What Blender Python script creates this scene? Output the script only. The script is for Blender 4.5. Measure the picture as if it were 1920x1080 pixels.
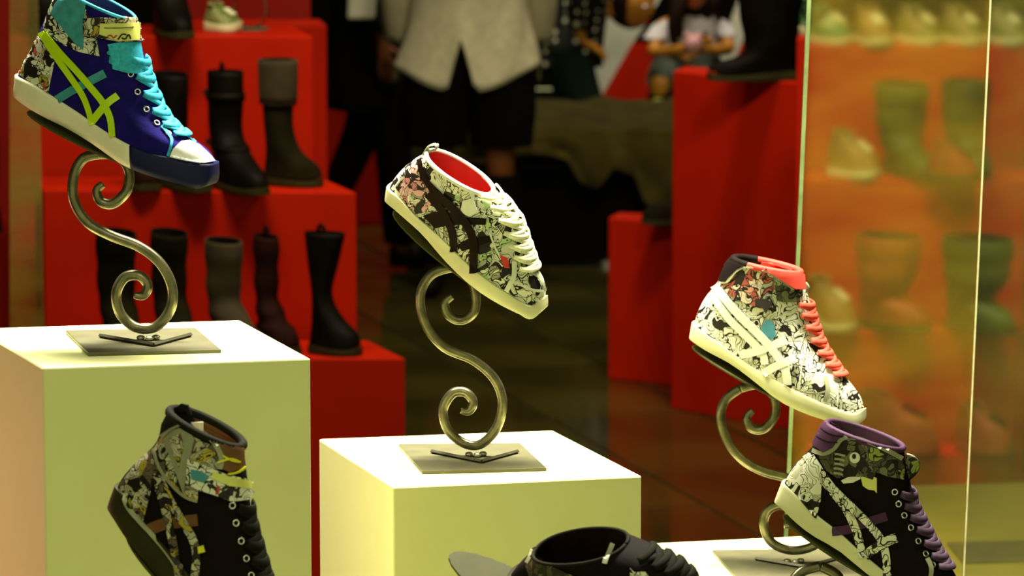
import bpy, bmesh, math, random
from mathutils import Vector, Matrix
from mathutils.bvhtree import BVHTree
random.seed(4)
for o in list(bpy.data.objects): bpy.data.objects.remove(o)
sc = bpy.context.scene
COL = sc.collection
V = Vector
# ------------------------------------------------------------------ camera, world, light, exposure
F = 8000.0; CAMZ = 2.2; PITCH = math.atan(1180 / F)
cd = bpy.data.cameras.new('camera'); cam = bpy.data.objects.new('camera', cd); COL.objects.link(cam)
cam.location = (0, 0, CAMZ); cam.rotation_euler = (math.pi / 2 - PITCH, 0, 0)
cd.sensor_width = 36; cd.lens = F / 1920 * 36; cd.clip_start = .1; cd.clip_end = 100
cd.dof.use_dof = True; cd.dof.focus_distance = 5.8; cd.dof.aperture_fstop = 9
sc.camera = cam
sc.view_settings.view_transform = 'Standard'; sc.view_settings.look = 'None'
sc.view_settings.exposure = 0.0; sc.view_settings.gamma = 1.0; sc.view_settings.use_curve_mapping = False
w = bpy.data.worlds.new('world'); sc.world = w; w.use_nodes = True
w.node_tree.nodes['Background'].inputs[0].default_value = (.80, .86, .36, 1)
w.node_tree.nodes['Background'].inputs[1].default_value = 0.67
def area(name, loc, target, sx, sy, power, color, spread=180):
    l = bpy.data.lights.new(name, 'AREA'); l.shape = 'RECTANGLE'; l.size = sx; l.size_y = sy
    l.energy = power; l.color = color; l.spread = math.radians(spread)
    o = bpy.data.objects.new(name, l); COL.objects.link(o); o.location = loc
    o.rotation_euler = (V(target) - V(loc)).to_track_quat('-Z', 'Y').to_euler(); return o
def spot(name, loc, target, power, color, ang=50, blend=.6, size=.05):
    l = bpy.data.lights.new(name, 'SPOT'); l.energy = power; l.color = color
    l.spot_size = math.radians(ang); l.spot_blend = blend; l.shadow_soft_size = size
    o = bpy.data.objects.new(name, l); COL.objects.link(o); o.location = loc
    o.rotation_euler = (V(target) - V(loc)).to_track_quat('-Z', 'Y').to_euler(); return o
WARM = (1, .93, .74)
area('window_downlight', (0, 6.15, 3.25), (0, 6.0, 0), 2.3, .3, 150, WARM, 95)
spot('added_front_fill', (-.2, 2.6, 3.2), (-.1, 5.7, 1.2), 38, (1, .96, .80), 40, .8, .12)  # unseen fill lamp, added to brighten the pedestal and shoe fronts
area('left_stage_light', (-.7, 9.0, 3.25), (-.65, 10.1, .7), .9, .3, 23, (1, .86, .62), 120)
area('right_stage_light', (1.05, 9.2, 3.25), (1.1, 10.5, .7), .8, .3, 24, (1, .88, .6), 120)
area('shop_floor_light', (.2, 14.2, 3.3), (.2, 15.5, .2), 1.6, .4, 28, (1, .9, .66), 150)
area('shop_back_light', (.7, 17.2, 3.3), (.6, 18.6, .5), 1.6, .5, 50, (1, .93, .75), 150)
area('centre_stage_light', (.6, 11.6, 3.3), (.5, 12.8, .7), .5, .3, 18, (1, .86, .62), 110)

area('added_red_bounce', (-1.9, 6.1, .8), (-.7, 5.62, 1.0), .4, .6, 1.3, (1, .42, .28), 60)  # added lamp, stands in for red light bounced onto the left pedestal
RIGHT = V((1, 0, 0)); FWD = V((0, math.cos(PITCH), -math.sin(PITCH))); UPI = V((0, math.sin(PITCH), math.cos(PITCH)))
EYE = V((0, 0, CAMZ))
def ray(px, py): return FWD + RIGHT * ((px - 960) / F) - UPI * ((py - 540) / F)
def P(px, py, D): return EYE + ray(px, py) * D                    # the point seen there, D metres away
def onz(px, py, z): r = ray(px, py); return EYE + r * ((z - CAMZ) / r.z)
def onp(px, py, O, n): r = ray(px, py); return EYE + r * ((O - EYE).dot(n) / r.dot(n))

# ------------------------------------------------------------------ materials
def nt(name):
    m = bpy.data.materials.new(name); m.use_nodes = True; t = m.node_tree; return m, t, t.nodes['Principled BSDF']
def mat(name, c, r=.6, metal=0, var=.12, scale=40, bump=.0, bscale=300, spec=.5, coat=0):
    m, t, b = nt(name); N, L = t.nodes, t.links
    tc = N.new('ShaderNodeTexCoord'); no = N.new('ShaderNodeTexNoise'); no.inputs['Scale'].default_value = scale
    no.inputs['Detail'].default_value = 4; L.new(tc.outputs['Object'], no.inputs['Vector'])
    cr = N.new('ShaderNodeValToRGB'); L.new(no.outputs['Fac'], cr.inputs[0])
    cr.color_ramp.elements[0].position = .3; cr.color_ramp.elements[1].position = .7
    cr.color_ramp.elements[0].color = [max(0, x * (1 - var)) for x in c] + [1]
    cr.color_ramp.elements[1].color = [min(1, x * (1 + var)) for x in c] + [1]
    L.new(cr.outputs[0], b.inputs['Base Color'])
    b.inputs['Roughness'].default_value = r; b.inputs['Metallic'].default_value = metal
    b.inputs['Specular IOR Level'].default_value = spec; b.inputs['Coat Weight'].default_value = coat
    if bump:
        n2 = N.new('ShaderNodeTexNoise'); n2.inputs['Scale'].default_value = bscale
        L.new(tc.outputs['Object'], n2.inputs['Vector']); bp = N.new('ShaderNodeBump')
        bp.inputs['Strength'].default_value = bump; bp.inputs['Distance'].default_value = .002
        L.new(n2.outputs['Fac'], bp.inputs['Height']); L.new(bp.outputs[0], b.inputs['Normal'])
    return m
def doodle(name, cols, scale=75, ink=(.008, .006, .004), line=.055, squig=.16, seed=0, rough=.5):
    """printed fabric: inked blobs and squiggles; cols = [(pos, colour)...] for the blob fills"""
    m, t, b = nt(name); N, L = t.nodes, t.links
    tc = N.new('ShaderNodeTexCoord'); mp = N.new('ShaderNodeMapping'); mp.inputs['Location'].default_value = (seed, seed * .7, seed * 1.3)
    L.new(tc.outputs['Object'], mp.inputs[0])
    wn = N.new('ShaderNodeTexNoise'); wn.inputs['Scale'].default_value = 38; wn.inputs['Detail'].default_value = 1; L.new(mp.outputs[0], wn.inputs['Vector'])
    sb = N.new('ShaderNodeVectorMath'); sb.operation = 'SUBTRACT'; L.new(wn.outputs['Color'], sb.inputs[0]); sb.inputs[1].default_value = (.5, .5, .5)
    sm = N.new('ShaderNodeVectorMath'); sm.operation = 'SCALE'; L.new(sb.outputs[0], sm.inputs[0]); sm.inputs['Scale'].default_value = .038
    ad = N.new('ShaderNodeVectorMath'); L.new(mp.outputs[0], ad.inputs[0]); L.new(sm.outputs[0], ad.inputs[1])
    ve = N.new('ShaderNodeTexVoronoi'); ve.feature = 'DISTANCE_TO_EDGE'; ve.inputs['Scale'].default_value = scale * 1.25; L.new(ad.outputs[0], ve.inputs['Vector'])
    vc = N.new('ShaderNodeTexVoronoi'); vc.inputs['Scale'].default_value = scale * 1.25; L.new(ad.outputs[0], vc.inputs['Vector'])
    e = N.new('ShaderNodeMath'); e.operation = 'LESS_THAN'; L.new(ve.outputs['Distance'], e.inputs[0]); e.inputs[1].default_value = line * 1.25
    se = N.new('ShaderNodeSeparateColor'); L.new(vc.outputs['Color'], se.inputs[0])
    cr = N.new('ShaderNodeValToRGB'); cr.color_ramp.interpolation = 'CONSTANT'; L.new(se.outputs[0], cr.inputs[0])
    while len(cr.color_ramp.elements) < len(cols): cr.color_ramp.elements.new(.5)
    for el, (p, c) in zip(cr.color_ramp.elements, cols): el.position = p; el.color = list(c) + [1]
    n2 = N.new('ShaderNodeTexNoise'); n2.inputs['Scale'].default_value = scale * 1.0; n2.inputs['Detail'].default_value = .8; L.new(ad.outputs[0], n2.inputs['Vector'])
    a = N.new('ShaderNodeMath'); a.operation = 'MULTIPLY'; L.new(n2.outputs['Fac'], a.inputs[0]); a.inputs[1].default_value = 8
    fr = N.new('ShaderNodeMath'); fr.operation = 'FRACT'; L.new(a.outputs[0], fr.inputs[0])
    lt = N.new('ShaderNodeMath'); lt.operation = 'LESS_THAN'; L.new(fr.outputs[0], lt.inputs[0]); lt.inputs[1].default_value = squig * 1.35
    gt = N.new('ShaderNodeMath'); gt.operation = 'GREATER_THAN'; L.new(se.outputs[1], gt.inputs[0]); gt.inputs[1].default_value = .15
    mu = N.new('ShaderNodeMath'); mu.operation = 'MULTIPLY'; L.new(lt.outputs[0], mu.inputs[0]); L.new(gt.outputs[0], mu.inputs[1])
    g2 = N.new('ShaderNodeMath'); g2.operation = 'GREATER_THAN'; L.new(se.outputs[2], g2.inputs[0]); g2.inputs[1].default_value = .45
    e2 = N.new('ShaderNodeMath'); e2.operation = 'MULTIPLY'; L.new(e.outputs[0], e2.inputs[0]); L.new(g2.outputs[0], e2.inputs[1])
    mx = N.new('ShaderNodeMath'); mx.operation = 'MAXIMUM'; L.new(e2.outputs[0], mx.inputs[0]); L.new(mu.outputs[0], mx.inputs[1])
    mi = N.new('ShaderNodeMix'); mi.data_type = 'RGBA'; L.new(mx.outputs[0], mi.inputs[0]); L.new(cr.outputs[0], mi.inputs[6]); mi.inputs[7].default_value = list(ink) + [1]
    L.new(mi.outputs[2], b.inputs['Base Color']); b.inputs['Roughness'].default_value = rough; b.inputs['Specular IOR Level'].default_value = .3
    return m
def haze_glass(name, tint, haze, fac, rough=.05):
    """shop pane: clear glass, its reflections painted in as a diffuse film"""
    m, t, b = nt(name); N, L = t.nodes, t.links; out = N['Material Output']; N.remove(b)
    tr = N.new('ShaderNodeBsdfRefraction'); tr.inputs[0].default_value = list(tint) + [1]; tr.inputs['IOR'].default_value = 1.05; tr.inputs['Roughness'].default_value = .21
    gl = N.new('ShaderNodeBsdfGlossy'); gl.inputs['Roughness'].default_value = .08; gl.inputs[0].default_value = (.9, .95, .8, 1)
    df = N.new('ShaderNodeBsdfDiffuse'); df.inputs[0].default_value = list(haze) + [1]  # diffuse layer painted in place of light reflected by the pane
    tc = N.new('ShaderNodeTexCoord'); no = N.new('ShaderNodeTexNoise'); no.inputs['Scale'].default_value = 5; no.inputs['Detail'].default_value = 3
    mp = N.new('ShaderNodeMapping'); mp.inputs['Scale'].default_value = (.7, 1, 1.6); L.new(tc.outputs['Object'], mp.inputs[0]); L.new(mp.outputs[0], no.inputs['Vector'])
    mr = N.new('ShaderNodeMapRange'); mr.inputs[1].default_value = .3; mr.inputs[2].default_value = .7
    mr.inputs[3].default_value = fac * .25; mr.inputs[4].default_value = fac * 1.9; L.new(no.outputs['Fac'], mr.inputs[0])
    m1 = N.new('ShaderNodeMixShader'); L.new(mr.outputs[0], m1.inputs[0]); L.new(tr.outputs[0], m1.inputs[1]); L.new(df.outputs[0], m1.inputs[2])
    fz = N.new('ShaderNodeFresnel'); fz.inputs[0].default_value = 1.45
    m2 = N.new('ShaderNodeMixShader'); L.new(fz.outputs[0], m2.inputs[0]); L.new(m1.outputs[0], m2.inputs[1]); L.new(gl.outputs[0], m2.inputs[2])
    L.new(m2.outputs[0], out.inputs[0]); return m
M = {}
M['ped'] = mat('cream_pedestal_paint', (.82, .83, .38), .6, var=.02, scale=8, bump=.05)
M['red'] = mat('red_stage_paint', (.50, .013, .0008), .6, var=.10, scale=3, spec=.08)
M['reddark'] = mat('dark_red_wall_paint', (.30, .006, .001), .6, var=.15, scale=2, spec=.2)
M['iron'] = mat('bronzed_iron', (.17, .155, .085), .3, metal=.75, var=.35, scale=60)
M['plate'] = mat('olive_grey_steel', (.115, .11, .055), .5, metal=.25, var=.12, scale=30)
M['bar'] = mat('dark_steel_bar', (.07, .065, .035), .4, metal=.5)
M['weld'] = mat('bright_weld', (.5, .48, .33), .3, metal=.7)
M['soleplate'] = mat('dark_sole_plate', (.055, .055, .013), .65, spec=.2)
M['rubber_cream'] = mat('cream_rubber', (.68, .67, .38), .5, var=.05)
M['rubber_white'] = mat('white_rubber', (.86, .80, .58), .5, var=.05)
M['rubber_navy'] = mat('navy_rubber', (.006, .007, .05), .5, spec=.2)
M['rubber_black'] = mat('black_rubber', (.036, .032, .010), .5, spec=.1)
M['navy'] = mat('navy_canvas', (.010, .005, .135), .85, spec=.12, var=.25, scale=60, bump=.3, bscale=900)
M['navy_in'] = mat('navy_lining', (.006, .02, .14), .8)
M['lime'] = mat('lime_leather', (.56, .80, .004), .4, var=.05)
M['teal'] = mat('teal_suede', (.04, .30, .34), .7, var=.2, scale=90)
M['cyan'] = mat('cyan_lace', (.015, .42, .60), .7, var=.25, scale=200)
M['whitecap'] = mat('white_toe_rubber', (.95, .95, .92), .35, var=.01)
M['white'] = mat('white_leather', (.76, .77, .60), .45, var=.04)
M['lace_white'] = mat('ivory_lace', (.82, .82, .52), .7, var=.15, scale=200)
M['redin'] = mat('red_lining', (.50, .018, .012), .75)
M['coral'] = mat('coral_lace', (.72, .075, .035), .7, var=.2, scale=200)
M['redcollar'] = mat('red_padded_fabric', (.62, .04, .018), .7, var=.15)
M['black'] = mat('black_suede', (.006, .003, .002), .75, var=.3, bump=.3, bscale=900, spec=.1)
M['blackpad'] = mat('black_padded_fabric', (.009, .009, .003), .75, var=.3, spec=.1)
M['blacklace'] = mat('black_lace', (.007, .007, .002), .8, spec=.1)
M['brown'] = mat('dark_brown_leather', (.010, .003, .001), .5, var=.3, spec=.1)
M['brownin'] = mat('brown_lining', (.14, .055, .008), .7, var=.2)
M['purple'] = mat('purple_padded_satin', (.062, .020, .055), .6, spec=.2, var=.2)
M['purplelace'] = mat('dull_purple_lace', (.055, .022, .055), .7, var=.2, scale=200)
M['grey'] = mat('grey_trim', (.30, .30, .17), .5)
M['chrome'] = mat('metal_eyelet', (.75, .75, .7), .25, metal=.9)
M['yellow'] = mat('yellow_tag', (.75, .72, .01), .5)
M['label'] = mat('pale_yellow_label', (.72, .72, .16), .45, var=.06)
M['inkblack'] = mat('black_ink', (.012, .008, .004), .6)
M['inkred'] = mat('red_ink', (.45, .05, .02), .6)
M['inkblue'] = mat('blue_ink', (.05, .25, .30), .6)
Wt = (.76, .76, .56); Gy = (.35, .35, .22); Bk = (.012, .008, .005)
M['comic_bw'] = doodle('black_and_white_comic_print', [(0, Wt), (.5, Gy), (.62, (.66, .66, .5)), (.76, Bk), (.9, (.45, .6, .28))], 62, seed=.3)
M['comic_pale'] = doodle('pale_comic_print', [(0, Wt), (.62, (.5, .5, .34)), (.74, (.74, .75, .56)), (.86, Bk), (.94, (.55, .62, .32))], 58, line=.045, squig=.13, seed=1.3)
M['comic_pink'] = doodle('pink_and_white_comic_print', [(0, (.7, .4, .36)), (.45, Wt), (.6, (.5, .2, .18)), (.72, Bk), (.9, Gy)], 80, seed=2.2)
M['comic_red'] = doodle('reddish_comic_print', [(0, (.36, .08, .05)), (.35, (.55, .25, .16)), (.55, (.60, .52, .36)), (.72, Bk), (.88, Gy)], 60, seed=3.1)
M['comic_dark'] = doodle('dark_grey_comic_print', [(0, (.075, .07, .03)), (.4, (.16, .15, .07)), (.6, Bk), (.84, (.40, .40, .2)), (.93, (.26, .32, .05))], 60, seed=4.1)
M['comic_heel'] = doodle('white_red_and_olive_comic_print', [(0, Wt), (.34, (.62, .5, .36)), (.5, Bk), (.68, (.5, .07, .05)), (.76, (.36, .36, .05)), (.88, (.62, .55, .5))], 95, seed=5.1)
M['comic_brown'] = doodle('brown_and_cream_comic_print', [(0, (.45, .42, .26)), (.4, (.14, .10, .06)), (.55, (.6, .55, .36)), (.72, Bk), (.9, (.45, .34, .03))], 75, seed=6.1)
M['boot'] = mat('black_boot_leather', (.004, .0025, .0007), .6, var=.5, scale=20, spec=.1)
M['boot2'] = mat('dark_olive_boot_suede', (.011, .008, .001), .85, var=.4, scale=20, spec=.1)
M['boot3'] = mat('olive_brown_boot_suede', (.038, .025, .004), .9, var=.3, scale=20)
M['boot4'] = mat('russet_boot_leather', (.018, .003, .001), .75, var=.4, scale=20, spec=.1)
M['greenboot'] = mat('olive_green_boot_leather', (.045, .085, .012), .6, var=.4, scale=12)
M['greendark'] = mat('deep_green_leather', (.03, .06, .012), .6, var=.4, scale=12)
M['tan'] = mat('pale_tan_leather', (.30, .19, .05), .6, var=.3, scale=14)
M['palegreen'] = doodle('pale_green_mottled_canvas', [(0, (.24, .27, .08)), (.5, (.14, .19, .035)), (.75, (.30, .26, .12)), (.93, Bk)], 26, line=.0, squig=.05, seed=7)
M['teal2'] = doodle('deep_green_mottled_canvas', [(0, (.05, .22, .06)), (.5, (.08, .3, .14)), (.75, (.3, .42, .25)), (.93, Bk)], 30, line=.0, squig=.05, seed=8)
M['rust'] = mat('rust_leather', (.30, .045, .004), .6, var=.25, scale=14)
M['floor'] = mat('dark_olive_floor_tile', (.046, .038, .007), .09, var=.5, scale=1.5, spec=.5)
M['grout'] = mat('black_grout', (.006, .005, .002), .7)
M['dark'] = mat('near_black_wall_paint', (.004, .0035, .001), .8, spec=.1)
M['ceil'] = mat('dark_ceiling_paint', (.02, .018, .01), .8)
M['cloth'] = mat('dark_olive_throw', (.050, .038, .006), .9, var=.35, scale=9, bump=.5, bscale=120, spec=.1)
M['shirt'] = mat('light_grey_linen', (.56, .52, .32), .8, var=.12, scale=30)
M['blackcloth'] = mat('black_cloth', (.004, .003, .002), .9, spec=.1)
M['greencloth'] = mat('black_green_cloth', (.005, .011, .005), .9, spec=.1)
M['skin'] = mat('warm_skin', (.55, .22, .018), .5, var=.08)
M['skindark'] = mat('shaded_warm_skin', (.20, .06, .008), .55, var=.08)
M['hair'] = mat('dark_brown_hair', (.018, .007, .002), .6, var=.4, scale=90, spec=.1)
M['tee'] = mat('white_cotton', (.74, .68, .66), .8, var=.06)
M['pink'] = mat('pink_plush', (.85, .42, .42), .8, var=.15)
M['jeans'] = mat('dark_green_grey_denim', (.035, .045, .022), .8)
M['limeshoe'] = mat('lime_canvas', (.45, .70, .10), .6)
M['panelwhite'] = mat('greyish_white_laminate', (.62, .60, .44), .5, var=.15, scale=5)
M['glassedge'] = mat('green_glass_edge', (.20, .27, .10), .15, var=.3, scale=25, coat=.5)
M['glassedge2'] = mat('cream_glass_edge', (.75, .70, .36), .2, var=.2)
M['olive_lit_top'] = mat('olive_lit_white_paint', (.22, .20, .045), .5, var=.15, scale=6)  # white plinth; the olive light on it is put into the colour
M['pane'] = haze_glass('amber_painted_haze_glass', (.92, .90, .5), (.62, .40, .02), .10)
M['pane3'] = haze_glass('olive_painted_haze_glass', (.85, .85, .6), (.50, .42, .05), .12)
M['pane2'] = haze_glass('orange_painted_haze_glass', (.93, .92, .7), (.8, .5, .08), .5)  # painted haze for the orange reflection at far left
m, t, b = nt('polka_dot_black'); N, L = t.nodes, t.links
tc = N.new('ShaderNodeTexCoord'); vo = N.new('ShaderNodeTexVoronoi'); vo.inputs['Scale'].default_value = 24; vo.inputs['Randomness'].default_value = .35
L.new(tc.outputs['Object'], vo.inputs['Vector']); lt = N.new('ShaderNodeMath'); lt.operation = 'LESS_THAN'; lt.inputs[1].default_value = .27
L.new(vo.outputs['Distance'], lt.inputs[0]); mi = N.new('ShaderNodeMix'); mi.data_type = 'RGBA'
L.new(lt.outputs[0], mi.inputs[0]); mi.inputs[6].default_value = (.004, .004, .002, 1); mi.inputs[7].default_value = (.72, .7, .42, 1)
L.new(mi.outputs[2], b.inputs['Base Color']); M['polka'] = m
m, t, b = nt('clear_acrylic'); b.inputs['Base Color'].default_value = (.8, .75, .5, 1); b.inputs['Transmission Weight'].default_value = 1
b.inputs['Roughness'].default_value = .05; b.inputs['IOR'].default_value = 1.4; M['acrylic'] = m

# ------------------------------------------------------------------ object helpers
def tag(o, label=None, cat=None, group=None, kind=None):
    for k, v in (('label', label), ('category', cat), ('group', group), ('kind', kind)):
        if v: o[k] = v
    return o
def link(name, verts, faces, material, parent=None, smooth=True, loc=None):
    """verts in world space; the object sits at loc, or at its parent's place"""
    me = bpy.data.meshes.new(name)
    org = V((0, 0, 0))
    pw = V((0, 0, 0)); p = parent
    while p is not None: pw += p.location; p = p.parent
    org = V(loc) if loc is not None else pw
    me.from_pydata([tuple(V(v) - org) for v in verts], [], faces); me.update()
    me.materials.append(M[material] if isinstance(material, str) else material)
    for p in me.polygons: p.use_smooth = smooth
    o = bpy.data.objects.new(name, me); COL.objects.link(o)
    o.parent = parent; o.location = org - pw
    return o
def root(name, loc, label, cat, group=None):
    o = bpy.data.objects.new(name, None); COL.objects.link(o); o.location = V(loc); o.empty_display_size = .05
    return tag(o, label, cat, group)
def fixn(o):
    bm = bmesh.new(); bm.from_mesh(o.data); bmesh.ops.recalc_face_normals(bm, faces=bm.faces); bm.to_mesh(o.data); bm.free(); return o
def bevel(o, wd, seg=2):
    m = o.modifiers.new('bevel', 'BEVEL'); m.width = wd; m.segments = seg; m.limit_method = 'ANGLE'; m.angle_limit = .6; return o
def solid(o, th, off=-1):
    m = o.modifiers.new('solidify', 'SOLIDIFY'); m.thickness = th; m.offset = off; return o
def prism(name, quad, zt, zb, material, parent=None, bev=.003, loc=None):
    """vertical prism on four (or more) ground points"""
    n = len(quad); vs = [V((q.x, q.y, zt)) for q in quad] + [V((q.x, q.y, zb)) for q in quad]
    fs = [tuple(range(n)), tuple(range(2 * n - 1, n - 1, -1))] + [(i, i + n, (i + 1) % n + n, (i + 1) % n) for i in range(n)]
    o = fixn(link(name, vs, fs, material, parent, False, loc))
    if bev: bevel(o, bev)
    return o
def catmull(pts, t, closed=False):
    n = len(pts); x = max(0, min(1, t)) * (n - 1); i = min(int(x), n - 2); f = x - i
    p = lambda k: pts[max(0, min(n - 1, k))]
    a, b_, c, d = p(i - 1), p(i), p(i + 1), p(i + 2)
    return tuple(.5 * ((2 * b_[k]) + (-a[k] + c[k]) * f + (2 * a[k] - 5 * b_[k] + 4 * c[k] - d[k]) * f * f + (-a[k] + 3 * b_[k] - 3 * c[k] + d[k]) * f ** 3) for k in range(len(b_)))
def tube(path, rad, seg=10, wide=None, up=None, cap=True):
    """path of Vectors; rad a number or list; wide: half width along the binormal (flat lace). up: list of normals"""
    vs, fs = [], []; n = len(path); prevN = None
    for i, p in enumerate(path):
        T = (path[min(i + 1, n - 1)] - path[max(i - 1, 0)]).normalized()
        if up: Nn = V(up[i]) if isinstance(up, list) else V(up)
        else: Nn = prevN or (V((0, 0, 1)) if abs(T.z) < .9 else V((1, 0, 0)))
        Nn = (Nn - T * Nn.dot(T)).normalized(); prevN = Nn; B = T.cross(Nn)
        r = rad[i] if isinstance(rad, (list, tuple)) else rad
        wdt = (wide[i] if isinstance(wide, (list, tuple)) else wide) if wide else r
        for k in range(seg):
            a = 2 * math.pi * k / seg; vs.append(p + Nn * (r * math.cos(a)) + B * (wdt * math.sin(a)))
    for i in range(n - 1):
        for k in range(seg):
            k2 = (k + 1) % seg; fs.append((i * seg + k, i * seg + k2, (i + 1) * seg + k2, (i + 1) * seg + k))
    if cap: fs += [tuple(range(seg))[::-1], tuple((n - 1) * seg + k for k in range(seg))]
    return vs, fs
def join(*parts):
    vs, fs = [], []
    for v, f in parts:
        o = len(vs); vs += v; fs += [tuple(i + o for i in q) for q in f]
    return vs, fs
def boxm(a, ux, uy, uz):
    """box from corner a along three edge vectors"""
    vs = [a + ux * i + uy * j + uz * k for i in (0, 1) for j in (0, 1) for k in (0, 1)]
    return vs, [(0, 1, 3, 2), (4, 6, 7, 5), (0, 4, 5, 1), (2, 3, 7, 6), (0, 2, 6, 4), (1, 5, 7, 3)]
def disc(c, ax, ay, th, n=32):
    nz = ax.cross(ay).normalized() * th
    vs = [c + ax * math.cos(2 * math.pi * i / n) + ay * math.sin(2 * math.pi * i / n) for i in range(n)]
    vs += [v - nz for v in vs]
    return vs, [tuple(range(n)), tuple(range(2 * n - 1, n - 1, -1))] + [(i, i + n, (i + 1) % n + n, (i + 1) % n) for i in range(n)]
sstep = lambda x: (lambda y: y * y * (3 - 2 * y))(max(0, min(1, x)))

# ------------------------------------------------------------------ footwear
class Last:
    """a shoe or boot body: horizontal-ish rings from the sole line up to the collar.
       top/bot: sole edge seen from the side, B: back profile, Fp: front profile, in (along, up) metres"""
    def __init__(s, O, psi, roll, top, bot, B, Fp, wh=.034, wf=.047, wa=.034, px=True, e0=.66, e1=.85, flip=1, et=.92):
        s.O = V(O); s.d = V((math.cos(psi) * flip, -math.sin(psi), 0))
        nn = V((-math.sin(psi) * flip, -math.cos(psi), 0)); up = V((0, 0, 1))
        s.w = nn * math.cos(roll) - up * math.sin(roll); s.u = up * math.cos(roll) + nn * math.sin(roll)
        s.wh, s.wf, s.wa, s.e0, s.e1, s.et = wh, wf, wa, e0, e1, et
        s.ptop = s.par(top); s.pbot = s.par(bot)
        if px:
            s.top = [s.unp(p, s.foot(q) * math.sin(math.acos(1 - 2 * q)) ** s.ex(q) * (1 - sstep((q - .84) / .15))) for p, q in zip(top, s.ptop)]
            s.bot = [s.unp(p, s.foot(q) * math.sin(math.acos(1 - 2 * q)) ** s.ex(q) * (1 - sstep((q - .84) / .15))) for p, q in zip(bot, s.pbot)]
            s.B = [s.unp(p) for p in B]; s.F = [s.unp(p) for p in Fp]
        else: s.top, s.bot, s.B, s.F = top, bot, B, Fp
    def par(s, c):
        L = [0]
        for i in range(1, len(c)): L.append(L[-1] + math.dist(c[i], c[i - 1]))
        return [x / L[-1] for x in L]
    def unp(s, p, off=0):
        q = onp(p[0], p[1], s.O + s.w * off, s.w) - s.O
        return (q.dot(s.d), q.dot(s.u))
    def ex(s, q): return s.e0 + (s.et - s.e0) * sstep((q - .3) / .5)
    def foot(s, q): return s.wh + (s.wf - s.wh) * sstep((q - .2) / .5)
    def curve(s, pts, par, q):
        # parameter by chord length
        q = max(0, min(1, q))
        for i in range(len(par) - 1):
            if q <= par[i + 1] + 1e-9:
                f = (q - par[i]) / max(1e-9, par[i + 1] - par[i]); return catmull(pts, (i + f) / (len(par) - 1))
        return pts[-1]
    def S(s, t, phi, side, off=0):
        q = (1 - math.cos(phi)) / 2
        b = catmull(s.B, t); f = catmull(s.F, t); b0, f0 = s.top[0], s.top[-1]
        c = s.curve(s.top, s.ptop, q); k = (1 - t) ** 3
        a = b[0] + (f[0] - b[0]) * q + (c[0] - b0[0] - (f0[0] - b0[0]) * q) * k
        z = b[1] + (f[1] - b[1]) * q + (c[1] - b0[1] - (f0[1] - b0[1]) * q) * k
        st = sstep(t * 1.1); hw = s.foot(q) * (1 - st) + s.wa * st
        y = hw * math.sin(phi) ** (s.ex(q) + (s.e1 - s.ex(q)) * st) * side if 0 < phi < math.pi else 0
        return s.O + s.d * a + s.u * z + s.w * y
    def N(s, t, phi, side):
        e = .01; t0, t1 = max(0, t - e), min(1, t + e)
        a = s.S(t1, phi, side) - s.S(t0, phi, side)
        if phi > math.pi - .05 or phi < .05:
            b = s.w * (1 if phi > 1 else -1)
        else: b = (s.S(t, phi - .02, side) - s.S(t, phi + .02, side)) * side
        n = a.cross(b); n.normalize()
        c = s.S(t, math.pi / 2, 0); 
        if n.dot(s.S(t, phi, side) - c) < 0: n = -n
        return n
    def rings(s, t0, t1, nt_, nphi, inset=0):
        vs, fs = [], []; K = 2 * nphi
        for i in range(nt_ + 1):
            t = t0 + (t1 - t0) * i / nt_
            cen = s.S(t, math.pi / 2, 0)
            for k in range(K):
                kk = k if k <= nphi else K - k; ph = math.pi * kk / nphi; ph -= .8 * math.sin(2 * ph) / 2
                p = s.S(t, ph, 1 if k <= nphi else -1)
                if inset:
                    dv = cen - p; p = p + dv.normalized() * inset
                vs.append(p)
        for i in range(nt_):
            for k in range(K):
                k2 = (k + 1) % K; fs.append((i * K + k, i * K + k2, (i + 1) * K + k2, (i + 1) * K + k))
        return vs, fs
    def sole(s, q0=0, q1=1, n=40, ext=.003, rise=.002):
        vs, fs = [], []; m = 10
        a0, a1 = math.acos(1 - 2 * q0), math.acos(1 - 2 * q1)
        for i in range(n + 1):
            phi = a0 + (a1 - a0) * i / n; phi = phi if q0 > 0 or q1 < 1 else phi - .85 * math.sin(2 * phi) / 2; q = (1 - math.cos(phi)) / 2
            T = s.curve(s.top, s.ptop, q); Bt = s.curve(s.bot, s.pbot, q)
            e = ext * math.cos(phi) * -1
            hw = s.foot(q) * max(0, math.sin(phi)) ** s.ex(q) + ext * min(1, math.sin(phi) * 3 + .15)
            def pt(f, y):      # f 0 top .. 1 bottom
                bul = 1 + .02 * math.sin(f * math.pi) - .04 * max(0, f - .8) / .2
                return s.O + s.d * (T[0] + (Bt[0] - T[0]) * f + e) + s.u * (T[1] + rise * (1 - f) + (Bt[1] - T[1]) * f) + s.w * y * bul
            loop = [pt(f, hw) for f in (0, .15, .4, .7, 1)] + [pt(f, -hw) for f in (1, .7, .4, .15, 0)]
            vs += loop
        for i in range(n):
            for k in range(m):
                k2 = (k + 1) % m; fs.append((i * m + k, (i + 1) * m + k, (i + 1) * m + k2, i * m + k2))
        fs += [tuple(range(m)), tuple(n * m + k for k in range(m))[::-1]]
        return vs, fs
    def bvh(s):
        a = s.rings(0, 1, 40, 30); c = s.sole(); v, f = join(a, c)
        s.tree = BVHTree.FromPolygons([tuple(x) for x in v], f)
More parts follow.
